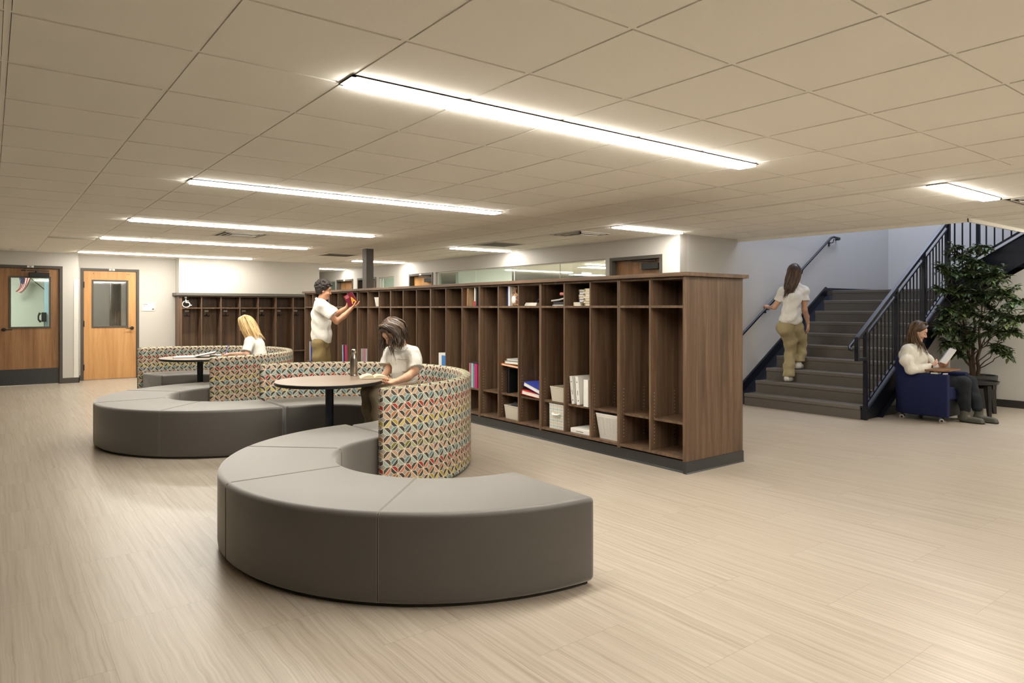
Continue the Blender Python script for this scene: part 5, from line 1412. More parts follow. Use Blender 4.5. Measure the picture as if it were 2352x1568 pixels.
def sdf_obj(name, sdf, h, mats, parent, paint=None):
    V_, Fq = sdf.mesh(h)
    I = np.array(inv(parent)); W_ = V_ @ I[:3, :3].T + I[:3, 3]
    me = bpy.data.meshes.new(name); me.vertices.add(len(W_)); me.vertices.foreach_set('co', W_.astype(np.float32).ravel())
    me.loops.add(Fq.size); me.polygons.add(len(Fq)); me.loops.foreach_set('vertex_index', Fq.ravel().astype(np.int32))
    me.polygons.foreach_set('loop_start', np.arange(0, Fq.size, 4, dtype=np.int32)); me.polygons.foreach_set('loop_total', np.full(len(Fq), 4, np.int32))
    mats = mats if isinstance(mats, list) else [mats]
    for q in mats: me.materials.append(M[q])
    if paint is not None:
        cen = V_[Fq].mean(axis=1); me.polygons.foreach_set('material_index', paint(cen).astype(np.int32))
    me.polygons.foreach_set('use_smooth', np.ones(len(Fq), bool)); me.update(calc_edges=True); me.validate()
    o = bpy.data.objects.new(name, me); COL.objects.link(o); o.parent = parent
    sm = o.modifiers.new('smooth', 'SMOOTH'); sm.factor = .5; sm.iterations = 2
    return o

def skin(name, c):
    t = NT(name); n = t.noise(t.coord(), 40, 3); col = t.mix(n, tuple(x * .9 for x in c), tuple(min(1, x * 1.08) for x in c))
    t.b.inputs['Subsurface Weight'].default_value = .0
    M[name] = t.done(col, .5, 0, .35)
skin('skin_a', (.52, .27, .165)); skin('skin_b', (.56, .33, .22)); skin('skin_c', (.60, .36, .26)); skin('lips', (.48, .17, .13)); flat('eye_dark', (.045, .025, .02), .5); flat('brow', (.07, .04, .025), .7)
def cloth(name, c, weave=300, rough=.85):
    t = NT(name); co = t.coord(); n = t.noise(co, weave, 2); b = t.noise(t.scale(co, (1.0, 1.0, .55), (0, 0, 0), (.4, .5, 0)), 13, 3, .5, 1.6)
    t.bump(t.math('ADD', t.math('MULTIPLY', n, .08), b), .45, .02); M[name] = t.done(t.mix(n, tuple(x * .94 for x in c), c), rough, 0, .2)
cloth('shirt_white', (.76, .745, .70)); cloth('sweater_white', (.74, .71, .63), 160); cloth('khaki', (.25, .185, .085)); cloth('khaki_light', (.36, .30, .17)); cloth('khaki_dull', (.235, .19, .125)); cloth('black_denim', (.018, .021, .026))
def hairmat(name, a, b, c):
    t = NT(name); r = t.new('ShaderNodeNewGeometry').outputs['Random Per Island']; n = t.noise(t.coord(), 60, 3)
    col = t.ramp(t.math('ADD', t.math('MULTIPLY', r, .7), t.math('MULTIPLY', n, .3)), [(.15, a), (.5, b), (.85, c)]); M[name] = t.done(col, .42, 0, .5)
hairmat('hair_black', (.010, .007, .006), (.018, .012, .010), (.035, .024, .018)); hairmat('hair_brown', (.030, .018, .013), (.070, .043, .029), (.19, .13, .095)); flat('hair_shade', (.058, .035, .023), .55, var=.5, sc=90); hairmat('hair_blonde', (.30, .18, .07), (.52, .34, .14), (.72, .52, .27)); hairmat('hair_chestnut', (.030, .014, .010), (.060, .030, .018), (.13, .070, .035)); hairmat('hair_mixed', (.030, .017, .012), (.075, .042, .024), (.22, .13, .06))
flat('hair_curly', (.016, .011, .009), .75); flat('shoe_white', (.72, .70, .66), .5); flat('boot_grey', (.085, .083, .070), .55, var=.3, sc=35); flat('sole_black', (.02, .018, .016), .6)

def head_frame(fwd, up=(0, 0, 1)):
    f = Vector(fwd).normalized(); l = Vector(up).cross(f).normalized(); u = f.cross(l).normalized(); return m3(f, l, u)      # columns: forward, left, up
def head_prims(S, c, R, s=1.0):
    P = lambda x, y, z: Vector(c) + R @ Vector((x * s, y * s, z * s)); Rn = np.array(R)
    S.add(s_el(P(-.012, 0, .038), (.096 * s, .076 * s, .088 * s), Rn), .02)
    S.add(s_el(P(.030, 0, -.018), (.062 * s, .061 * s, .092 * s), Rn), .03)
    S.add(s_rc(P(.015, .035, -.060), P(.072, .008, -.098), .026 * s, .017 * s), .025); S.add(s_rc(P(.015, -.035, -.060), P(.072, -.008, -.098), .026 * s, .017 * s), .025)
    S.add(s_el(P(.072, 0, .045), (.022 * s, .045 * s, .03 * s), Rn), .03)
    for y in (-1, 1):
        S.sub(s_el(P(.096, y * .031, .010), (.016 * s, .016 * s, .012 * s), Rn), .014)
        S.add(s_el(P(.078, y * .031, .008), (.0145 * s, .015 * s, .012 * s), Rn), .003)
        S.add(s_el(P(.062, y * .038, -.030), (.026 * s, .022 * s, .022 * s), Rn), .02)
        S.add(s_el(P(-.002, y * .075, -.005), (.017 * s, .008 * s, .030 * s), Rn), .006)
    S.add(s_rc(P(.090, 0, .016), P(.112, 0, -.024), .008 * s, .0115 * s), .010); S.add(s_el(P(.100, .010, -.030), (.010 * s, .008 * s, .007 * s), Rn), .006); S.add(s_el(P(.100, -.010, -.030), (.010 * s, .008 * s, .007 * s), Rn), .006)
    S.add(s_el(P(.088, 0, -.052), (.010 * s, .021 * s, .0055 * s), Rn), .005); S.add(s_el(P(.086, 0, -.063), (.010 * s, .018 * s, .006 * s), Rn), .005)
    S.add(s_el(P(.078, 0, -.092), (.014 * s, .018 * s, .014 * s), Rn), .015)
def face_paint(c, R, s=1.0):
    Rn = np.array(R); c = np.array(c)
    def f(p):
        q = (p - c) @ Rn / s; m = np.zeros(len(p)); x, y, z = q.T; ay = np.abs(y)
        m[(x > .068) & (ay < .021) & (z > -.069) & (z < -.046)] = 1
        m[(x > .070) & (np.abs(ay - .031) < .0145) & (np.abs(z - .002 + (ay - .031) ** 2 * 8) < .0034)] = 2
        m[(x > .060) & (np.abs(ay - .032) < .019) & (np.abs(z - .030 + (ay - .032) ** 2 * 10) < .0035)] = 3
        return m
    return f
def hand_prims(S, w, d, n, side, curl=(.35, .5, .4), thumb=.6, s=1.0, spread=.10, kb=.006):
    """w wrist, d direction of the hand, n normal out of the palm, side: +1/-1 picks where the thumb leaves"""
    d = Vector(d).normalized(); n = Vector(n); n = (n - d * n.dot(d)).normalized(); t = d.cross(n) * side; w = Vector(w)
    kn = []
    for i, (off, L) in enumerate(((-.030, .068), (-.010, .078), (.011, .074), (.030, .058))):    # index .. little
        k = w + d * (.088 - abs(i - 1.3) * .005) * s - t * off * s; kn.append(k)
        S.add(s_rc(w - t * off * .55 * s + d * .012 * s, k, .015 * s, .0105 * s), .012)
        S.add(s_rc(w - t * off * .5 * s + d * .03 * s + n * .006 * s, k, .014 * s, .009 * s), .012)
        a = 0; p = k; r = .0092 * s; dd = (d - t * (off / .03) * spread * .5)
        for j, (c_, l_) in enumerate(zip(curl, (.45, .31, .24))):
            a += c_; q = p + (dd.normalized() * math.cos(a) + n * math.sin(a)) * L * l_ * s; S.add(s_rc(p, q, r, r * .9), kb * .6 if j else kb); p = q; r *= .9
    b = w + d * .025 * s + t * .022 * s + n * .008 * s; c1 = b + (d * .7 + t * .62 + n * thumb * .5).normalized() * .042 * s; c2 = c1 + (d * .95 + t * .10 + n * thumb).normalized() * .032 * s; c3 = c2 + (d * .95 - t * .10 + n * thumb).normalized() * .024 * s
    S.add(s_rc(b, c1, .0165 * s, .012 * s), .012); S.add(s_rc(c1, c2, .0115 * s, .0105 * s), .005); S.add(s_rc(c2, c3, .0105 * s, .009 * s), .004)
def limb(S, pts, rs, k=.02):
    for a, b, r1, r2 in zip(pts, pts[1:], rs, rs[1:]): S.add(s_rc(a, b, r1, r2), k)
def folds(amp, f, ph=0.0, dirn=(0, 0, 1)):
    dn = nv(dirn)
    def fn(p):
        u = p @ dn; return (amp * (np.sin(f * u + ph + 3.1 * np.sin(9 * p[:, 0] + ph) + 2.2 * np.sin(7 * p[:, 1])) * .6 + .5 * np.sin(f * 1.7 * (p[:, 0] * .7 + p[:, 1] * .6) + 4 * np.sin(6 * u + ph)))).astype(np.float32)
    return fn
def lock(mb, pts, r, n=5, flatk=.55):
    m_ = len(pts); mb.tube(pts, [r * (.55 + .45 * math.sin(PI * min(1, .15 + k / (m_ - 1)))) * (1 - .8 * (k / (m_ - 1)) ** 4) for k in range(m_)], n, cap=True, flatk=flatk)
def long_hair(parent, c, R, mat, s, length, wave, seed, part=.01, back_only=.0, spread=1.0, n=230, fall=(0, 0, -1), r=.008, front=True, torso=None, inward=0.0, tuck=0, puff=0.0):
    """many locks that leave the parting, hug the head and hang down"""
    rd = random.Random(seed); mb = MB(); P = lambda v: Vector(c) + R @ Vector((v[0] * s, v[1] * s, v[2] * s)); fall = Vector(fall).normalized()
    for k in range(n):
        side = -1 if rd.random() < .5 else 1
        az = rd.uniform(.10 if not front else -.15, 1.0) * PI      # 0: face side, pi: back of the head
        az = (1.0 - abs(rd.gauss(0, .36))) * PI if rd.random() < .35 else rd.uniform(.30 if front else .45, 1.0) * PI
        if side == tuck: az = max(az, .60 * PI)
        L = length * rd.uniform(.75, 1.08); pts = []; ph = rd.uniform(0, 6.28); ph2 = rd.uniform(0, 6.28); lay = rd.uniform(.0, .012)
        x0 = rd.uniform(-.045, .065); st_ = Vector((x0, part + side * .004, .125 - abs(x0 - .01) * .35))
        ex, ey = -.012 + (.103 + puff) * math.cos(az) * .98, side * (.086 + lay + puff) * max(.28, math.sin(az))
        if az > .8 * PI: ey = side * rd.uniform(0, .075)
        ex = min(ex, .052 if side != tuck else -.03)
        for j in range(5):
            f = j / 5; a = f * PI / 2
            x = st_.x + (ex - st_.x) * math.sin(a); y = st_.y + (ey - st_.y) * math.sin(a); z = .038 + (.098 + lay + puff * .5) * math.cos(a) + (-.0) * f
            pts.append(P((x - .0, y, z)))
        cur = P((ex - .004, ey * 1.04, .030)); out = (R @ Vector((ex * .5 - .01, ey, 0))).normalized(); step = .028 * s
        m_ = max(4, int(L / step)); vel = fall * .85 + (R @ Vector((-.05, 0, -.25)))
        for j in range(m_):
            f = j / m_; pts.append(cur.copy()); w_ = wave * (.3 + f)
            cur = cur + vel.normalized() * step + out * (.10 * spread * (1 - f) - inward * f) * step + Vector((math.sin(ph + j * .9) * w_, math.cos(ph2 + j * .8) * w_, 0))
            if torso is not None:
                for tc, tr_ in torso:
                    dv = cur - Vector(tc); dv2 = Vector((dv.x, dv.y, dv.z * .6))
                    if dv2.length < tr_: cur += dv2.normalized() * (tr_ - dv2.length)
            vel = vel * .85 + fall * .15
        lock(mb, pts, r * rd.uniform(.7, 1.25))
    return mb
def hair_cap(S, c, R, s, grow=.012, brow=.055, nape=-.05, cutx=.035):
    P = lambda x, y, z: Vector(c) + R @ Vector((x * s, y * s, z * s)); Rn = np.array(R)
    S.add(s_el(P(-.016, 0, .042), ((.098 + grow) * s, (.079 + grow) * s, (.092 + grow) * s), Rn), .01)
    S.add(s_el(P(-.045, 0, -.01), (.062 * s, (.066 + grow) * s, .075 * s), Rn), .03)
    n = R @ Vector((1, 0, -.75)); S.cut(plane(P(brow, 0, .048), n), .01)
    S.cut(plane(P(cutx, 0, 0), R @ Vector((1, 0, -.35))), .012) if False else None
    S.cut(plane(P(0, 0, nape), R @ Vector((.35, 0, -1))), .01)

def person(label, base): return thing('person', label, 'person', (base.x, base.y, base.z))

# ---------------------------------------------------------------- the standing boy with the maroon book
def boy_standing():
    D = 9.72
    A = lambda x, y, d=0.0: atd(x, y, D + d)
    root = person('boy in white polo and khaki trousers standing and holding a maroon book', atZ(736, 934, 0))
    fwd = (RT * .93 + FW * .30).normalized(); rt = FW * -1 * .93 + RT * .30   # his right side faces the camera
    hc = A(742.5, 667); R = head_frame(fwd * 1 + Vector((0, 0, -.22)))
    B = SDF(); head_prims(B, hc, R, .98)
    ck = A(740, 691); ch_ = A(737, 720); pel = A(737, 784)
    B.add(s_rc(A(740.5, 680), A(736, 697), .050, .060), .02)
    shN, shF = A(738, 703, -.17), A(742, 701, .17)
    B.add(s_rc(shN, shF, .06, .06), .04); B.add(s_rc(ch_, pel, .10, .10), .05)
    elN, wrN = A(773.5, 738, -.16), A(806, 709.5, -.06); elF, wrF = A(770, 722, .18), A(796.5, 706, .04)
    limb(B, [shN, A(756, 722, -.18), elN, A(790, 725.5, -.11), wrN], [.052, .046, .040, .037, .026]); limb(B, [shF, elF, A(785, 714, .1), wrF], [.05, .040, .036, .026])
    hand_prims(B, wrN, (A(820, 700, -.03) - wrN), Vector((0, 0, 1)) + RT * -.1, 1, (.12, .25, .2), .5, 1.0)
    hand_prims(B, wrF, (RT * .25 + Vector((0, 0, 1))), RT, 1, (.45, .6, .4), .3, 1.0)
    aN, aF = A(729, 922, -.09), A(738, 922, .10); hN, hF = A(733, 790, -.085), A(738, 790, .085); kN, kF = A(735, 855, -.10), A(742, 855, .10)
    limb(B, [hN, kN, aN], [.085, .058, .042]); limb(B, [hF, kF, aF], [.085, .058, .042])
    sdf_obj('body', B, .0055, ['skin_a', 'lips', 'eye_dark', 'brow'], root, face_paint(hc, R, .98))
    S = SDF()                                   # polo shirt
    S.add(s_rc(A(738, 705, -.14), A(741, 704, .14), .092, .092), .05)
    S.add(s_el(A(737.5, 722), (.135, .135, .16)), .06); S.add(s_el(A(738, 752), (.135, .155, .17)), .08); S.add(s_el(A(738.5, 775), (.138, .165, .13)), .06)
    S.add(s_rc(A(735, 694), A(736, 702), .068, .075), .03)
    S.add(s_rc(A(738, 693), shN, .055, .07), .04); S.add(s_rc(shN, A(762, 723, -.18), .072, .082), .035); S.add(s_rc(shF, A(764, 716, .18), .072, .08), .035)
    dN = (A(762, 723, -.18) - shN).normalized(); S.cut(lambda p, q=plane(A(766, 724, -.18), dN), m=nv(A(748, 712, -.17)): np.where(((p - nv(A(766, 724, -.18))) ** 2).sum(1) < .03, q(p), -1).astype(np.float32), 0)
    S.cut(plane(A(737, 787), (0, 0, -1)), .006); S.cut(plane(A(742, 688), (R @ Vector((.35, 0, 1)))), .006)
    S.disp(folds(.008, 50, 1.0, tuple((Vector((0, 0, 1)) + RT * .8).normalized())))
    sdf_obj('shirt', S, .007, 'shirt_white', root)
    K = SDF()                                   # collar
    K.add(s_rc(A(733, 689.5), A(743, 694), .062, .058), .01); K.cut(plane(A(737, 688), R @ Vector((.30, 0, 1))), .003); K.cut(plane(A(737, 694.5), R @ Vector((-.30, 0, -1))), .003); K.sub(s_rc(A(740.5, 680), A(736, 700), .055, .058), .004)
    sdf_obj('collar', K, .005, 'shirt_white', root)
    T = SDF(); T.add(s_el(A(736.5, 790), (.125, .145, .10)), .05)
    limb(T, [hN, A(734, 822, -.09), kN, A(731, 905, -.09)], [.10, .095, .08, .072], .03); limb(T, [hF, A(744, 822, .09), kF, A(739, 905, .10)], [.10, .095, .08, .072], .03)
    T.cut(plane(A(737, 777), (0, 0, 1)), .004); T.disp(folds(.007, 36, 2.2))
    sdf_obj('trousers', T, .007, 'khaki', root)
    for a, sd in ((aN, 'near'), (aF, 'far')):
        F = SDF(); g = Vector((a.x, a.y, 0)); F.add(s_rc(g + fwd * -.05 + Vector((0, 0, .045)), g + fwd * .13 + Vector((0, 0, .034)), .045, .036), .02); F.add(s_rc(g + Vector((0, 0, .05)), g + Vector((0, 0, .10)), .045, .04), .03); F.cut(plane((0, 0, .002), (0, 0, -1)), .002); sdf_obj('shoe', F, .006, 'shoe_white', root)
    # short curly hair
    H = SDF(); P = lambda x, y, z: hc + R @ Vector((x, y, z)); hair_cap(H, hc, R, .98, .012, .060, -.045)
    rd = random.Random(3)
    for k in range(230):
        a = rd.uniform(0, 2 * PI); e = rd.uniform(-.25, 1.35); v = Vector((math.cos(a) * math.cos(e) * .112 - .014, math.sin(a) * math.cos(e) * .092, .045 + math.sin(e) * .112))
        if v.x > .072 - .3 * max(0, .10 - v.z) or (v.x > .0 and v.z < .05) or v.z < -.03: continue
        H.add(s_el(P(*v), (rd.uniform(.009, .017),) * 3), .006)
    for k in range(14): H.add(s_el(P(rd.uniform(.065, .098), rd.uniform(-.05, .05), rd.uniform(.085, .125)), (.016,) * 3), .01)
    sdf_obj('hair', H, .0045, 'hair_curly', root)
    # the book he holds
    c = A(805.5, 687.5, -.02); up = (A(791, 679.5) - A(804.5, 703)).normalized(); ac = (A(811, 672.5) - A(791, 679.5)).normalized(); ac = (ac - up * ac.dot(up)).normalized(); nn_ = ac.cross(up)
    if nn_.dot(FW) > 0: nn_ = -nn_
    R3 = m3(ac, up, nn_); w, h, th = .135, .172, .030
    bk = thing('book', 'maroon book with a large gold letter held up by the standing boy', 'book', c)
    mb = MB(); mb.cbox(c + nn_ * th / 2, (w, h, .003), R3); mb.cbox(c - nn_ * th / 2, (w, h, .003), R3); mb.cbox(c + ac * (w / 2), (.003, h, th), R3); mb.build('cover', 'maroon', bk, world=True)
    mb = MB(); mb.cbox(c - ac * .003, (w - .006, h - .008, th - .004), R3); mb.build('pages', 'paper', bk, world=True)
    mb = MB(); Rt = m3(ac, up, nn_); text_bits(mb, 'A', .13, Rt, c + nn_ * (th / 2 + .0018) + ac * (.005 - .012) - up * .068, .0004, .003, .75)
    mb.build('gold_letter', 'gold', bk, world=True, norm=False)
    mb = MB()
    for k in range(4): mb.cbox(c + nn_ * (th / 2 + .0018) + up * (.070 - .011 * k) - ac * .026, (.06 - .008 * (k % 2), .005, .0006), R3)
    mb.build('title_lines', 'rose', bk, world=True)
boy_standing()

# ---------------------------------------------------------------- the seated boy reading at the round table
def boy_reading():
    D = 6.72; A = lambda x, y, d=0.0: atd(x, y, D + d)
    root = person('person with long wavy brown hair in a white polo reading at the round table', Vector((3.2, 6.1, 0)))
    hd = (RT * -.50 - FW * .55 + Vector((0, 0, -.66))).normalized(); hc = A(903, 766, -.08); R = head_frame(hd, (0, 0, 1))
    B = SDF(); head_prims(B, hc, R, .98)
    neck = A(921, 793, .02); B.add(s_rc(hc + R @ Vector((-.03, 0, -.05)), neck, .050, .056), .025)
    shR, shL = A(897, 812, .10), A(948, 810, -.03)       # his right / left shoulder
    hipR, hipL = A(905, 893, .10), A(940, 893, -.02)
    B.add(s_rc(shR, shL, .046, .046), .03); B.add(s_rc(A(922, 822, .03), A(924, 888, .04), .085, .085), .04)
    elL, wrL = A(952.5, 852, -.10), A(912, 874.5, -.32); elR, wrR = A(893, 848, .02), A(878, 866, -.12)
    limb(B, [shL, elL, A(935, 866, -.2), wrL], [.045, .041, .038, .026]); limb(B, [shR, elR, wrR], [.045, .038, .025])
    hand_prims(B, wrL, (A(893, 880, -.38) - wrL), Vector((0, 0, 1)), 1, (.25, .35, .3), .5, 1.0); hand_prims(B, wrR, (A(862, 868, -.2) - wrR), Vector((0, 0, -1)) + RT * .3, 1, (.3, .35, .3), .4, 1.0)
    knR, knL = A(850, 902, -.12), A(872, 906, -.38); anR, anL = A(856, 990, -.10), A(880, 1010, -.42)
    limb(B, [hipR, knR, anR], [.065, .056, .042]); limb(B, [hipL, knL, anL], [.065, .056, .042])
    sdf_obj('body', B, .0048, ['skin_b', 'lips', 'eye_dark', 'brow'], root, face_paint(hc, R, .98))
    S = SDF(); S.add(s_rc(shR, shL, .066, .066), .045); S.add(s_rc(A(919, 797, .02), shL, .05, .056), .03); S.add(s_rc(A(919, 797, .02), shR, .05, .056), .03); S.add(s_el(A(923, 826, .03), (.145, .125, .15)), .06); S.add(s_el(A(925, 862, .04), (.150, .135, .17)), .07); S.add(s_rc(A(919, 797, .02), A(921, 806, .03), .064, .08), .03)
    slL, slR = A(954, 843, -.09), A(889, 838, .05)
    S.add(s_rc(shL, slL, .070, .078), .03); S.add(s_rc(shR, slR, .066, .070), .03)
    for q, e, s0 in ((slL, .0, shL), (slR, .0, shR)):
        dn = (q - s0).normalized(); S.cut(lambda p, f=plane(q + dn * .012, dn), c_=nv(q + dn * .05): np.where(((p - c_) ** 2).sum(1) < .0185, f(p), -1).astype(np.float32), 0)
    S.cut(plane(A(922, 892, 0), (0, 0, -1)), .006); S.cut(plane(A(917, 796, -.02), (-FW * .35 + Vector((0, 0, 1)))), .006)
    S.disp(folds(.006, 48, .4)); sdf_obj('shirt', S, .0055, 'shirt_white', root)
    # collar points, placket buttons, pocket trim
    mb = MB(); ct = A(914.5, 800, -.115); n_ = -FW
    def quad(pts, dep=.004):
        vs = [Vector(p) for p in pts] + [Vector(p) - n_ * dep for p in pts]; k = len(pts); mb.add(vs, [tuple(range(k)), tuple(range(k, 2 * k))[::-1]] + [(i, (i + 1) % k, k + (i + 1) % k, k + i) for i in range(k)])
    quad([A(903, 791, -.10), A(911, 797, -.14), A(916, 808, -.155), A(905, 805, -.14), A(899, 797, -.10)]); quad([A(931, 792, -.09), A(922, 799, -.14), A(917, 808, -.155), A(930, 804, -.14), A(937, 797, -.09)])
    mb.build('collar', 'shirt_white', root, world=True)
    mb = MB(); mb.tube([A(899.5, 797.5, -.105), A(905, 805.5, -.145), A(916, 808.5, -.16), A(930, 804.5, -.145), A(937, 797.5, -.095)], .0016, 5); mb.build('collar_piping', 'grey_book', root, world=True)
    mb = MB(); mb.tube([A(913, 824.5, -.128), A(924, 826, -.126), A(935, 825.5, -.112)], .0022, 5); mb.build('pocket_piping', 'grey_book', root, world=True)
    for y in (816, 826, 836): MB().cyl(A(909.5, y, -.120), A(909.5, y, -.128), .004, n=10).build('button', 'silver_grey', root, world=True)
    T = SDF(); T.add(s_rc(hipR, hipL, .10, .10), .04); limb(T, [hipR, A(878, 897, 0), knR, A(852, 945, -.11), A(857, 985, -.10)], [.105, .098, .085, .078, .068], .035); limb(T, [hipL, A(905, 900, -.2), knL, A(875, 950, -.39), A(880, 1002, -.42)], [.105, .098, .085, .078, .068], .035)
    T.disp(folds(.006, 34, .9)); T.cut(plane(A(922, 880, 0), (0, 0, 1)), .01); sdf_obj('trousers', T, .007, 'khaki_dull', root)
    for a in (anR, anL):
        F = SDF(); g = Vector((a.x, a.y, 0)); f_ = Vector((-.9, -.44, 0)).normalized(); F.add(s_rc(g - f_ * .04 + Vector((0, 0, .04)), g + f_ * .14 + Vector((0, 0, .034)), .045, .036), .02); F.add(s_rc(g + Vector((0, 0, .05)), a, .045, .042), .03); F.cut(plane((0, 0, .002), (0, 0, -1)), .002); sdf_obj('shoe', F, .007, 'shoe_white', root)
    H = SDF(); hair_cap(H, hc, R, .98, .024, .045, -.035); H.add(s_rc(hc + R @ Vector((-.05, -.05, .0)), hc + R @ Vector((-.04, -.07, 0)) - UP * .10, .05, .035), .04); H.add(s_rc(hc + R @ Vector((-.05, .05, .0)), hc + R @ Vector((-.04, .07, 0)) - UP * .11, .055, .04), .04); sdf_obj('hair', H, .006, 'hair_shade', root)
    mb = long_hair(root, hc, R, 'hair_brown', .98, .19, .017, 11, .006, n=420, r=.0105, fall=(0, 0, -1), spread=1.4, puff=.022, torso=[(A(922, 822, .03), .15)])
    rd = random.Random(4)                      # strands that fall past the face
    for k in range(36):
        sd = -1 if k % 2 else 1; y0 = sd * rd.uniform(.045, .085); p = hc + R @ Vector((rd.uniform(.02, .07), y0 * .6, .115)); pts = [p, hc + R @ Vector((.085, y0 * .9, .075)), hc + R @ Vector((rd.uniform(.075, .10), y0 * 1.05, .03))]; cur = pts[-1]; ph = rd.uniform(0, 6)
        for j in range(rd.randint(5, 9)): cur = cur + Vector((math.sin(ph + j) * .012, math.cos(ph + j * .8) * .012, -.024)) + R @ Vector((.0, sd * .004, -.004)); pts.append(cur)
        lock(mb, pts, .006)
    mb.build('hair_locks', 'hair_brown', root, world=True, smooth=70)
boy_reading()

# ---------------------------------------------------------------- the blonde person writing
def blonde():
    D = 9.60; A = lambda x, y, d=0.0: atd(x, y, D + d)
    root = person('blonde person in a white shirt writing at the farther round table', Vector((3.0, 9.85, 0)))
    hd = (RT * -.88 + FW * .28 + Vector((0, 0, -.38))).normalized(); hc = A(564.5, 747); R = head_frame(hd)
    B = SDF(); head_prims(B, hc, R, .96); B.add(s_rc(hc + R @ Vector((-.03, 0, -.05)), A(578, 772), .045, .052), .02)
    shN, shF = A(573, 784, -.13), A(592, 782, .17); B.add(s_rc(shN, shF, .05, .05), .04); B.add(s_rc(A(586, 790), A(594, 838), .09, .10), .05)
    elN, wrN = A(566, 813, -.22), A(528, 813.5, -.12); elF, wrF = A(566, 812, .22), A(545, 817, .15)
    limb(B, [shN, elN, A(545, 814, -.17), wrN], [.045, .036, .033, .023]); limb(B, [shF, elF, wrF], [.045, .036, .023])
    hand_prims(B, wrN, (RT * -1 + FW * .15 + Vector((0, 0, .05))), Vector((0, 0, -1)) + FW * -.2, 1, (.6, .7, .5), .7, .95); hand_prims(B, wrF, RT * -1, Vector((0, 0, -1)), 1, (.2, .2, .2), .4, .95)
    hN, hF, kN, kF = A(586, 846, -.10), A(600, 846, .1), A(520, 848, -.15), A(528, 846, .15); aN, aF = A(512, 905, -.1), A(518, 903, .1)
    limb(B, [hN, kN, aN], [.07, .055, .04]); limb(B, [hF, kF, aF], [.07, .055, .04])
    sdf_obj('body', B, .0055, ['skin_c', 'lips', 'eye_dark', 'brow'], root, face_paint(hc, R, .96))
    S = SDF(); S.add(s_rc(shN, shF, .062, .062), .04); S.add(s_el(A(588, 796), (.125, .125, .13)), .06); S.add(s_el(A(594, 825), (.13, .135, .16)), .06); S.add(s_rc(A(578, 774), A(582, 782), .058, .07), .03)
    sl = A(566.5, 806, -.20); S.add(s_rc(shN, sl, .060, .066), .03); sf = A(574, 800, .22); S.add(s_rc(shF, sf, .060, .064), .03)
    for q, s0 in ((sl, shN), (sf, shF)):
        dn = (q - s0).normalized(); S.cut(lambda p, f=plane(q + dn * .01, dn), c_=nv(q + dn * .05): np.where(((p - c_) ** 2).sum(1) < .0125, f(p), -1).astype(np.float32), 0)
    S.cut(plane(A(590, 846), (0, 0, -1)), .006); S.disp(folds(.004, 40, 2.0)); sdf_obj('shirt', S, .007, 'shirt_white', root)
    T = SDF(); T.add(s_rc(hN, hF, .10, .10), .04); limb(T, [hN, kN, aN], [.10, .08, .062], .03); limb(T, [hF, kF, aF], [.10, .08, .062], .03); sdf_obj('trousers', T, .009, 'black_denim', root)
    for a in (aN, aF):
        F = SDF(); g = Vector((a.x, a.y, 0)); f_ = Vector((-1, .1, 0)); F.add(s_rc(g - f_ * .04 + Vector((0, 0, .04)), g + f_ * .13 + Vector((0, 0, .034)), .045, .036), .02); F.add(s_rc(g + Vector((0, 0, .05)), a, .045, .042), .03); F.cut(plane((0, 0, .002), (0, 0, -1)), .002); sdf_obj('shoe', F, .008, 'shoe_white', root)
    H = SDF(); hair_cap(H, hc, R, .96, .010, .055, -.05); sdf_obj('hair', H, .006, 'hair_blonde', root)
    fall = (RT * .42 + FW * .05 + Vector((0, 0, -1))).normalized()
    mb = long_hair(root, hc, R, 'hair_blonde', .96, .33, .0035, 21, 0, n=330, r=.0075, fall=fall, spread=.8, torso=[(A(588, 798), .135)], front=True)
    mb.build('hair_locks', 'hair_blonde', root, world=True, smooth=70)
    a, b = A(516.5, 813, -.16), A(524.7, 790.5, -.10)
    p = thing('pen', 'blue pen in the hand of the blonde person', 'pen', a); MB().cyl(a, a.lerp(b, .92), .0045, n=8).build('barrel', 'royal_blue', p, world=True); MB().cyl(a.lerp(b, .92), b, .005, n=8).build('cap', 'deep_blue', p, world=True)
blonde()

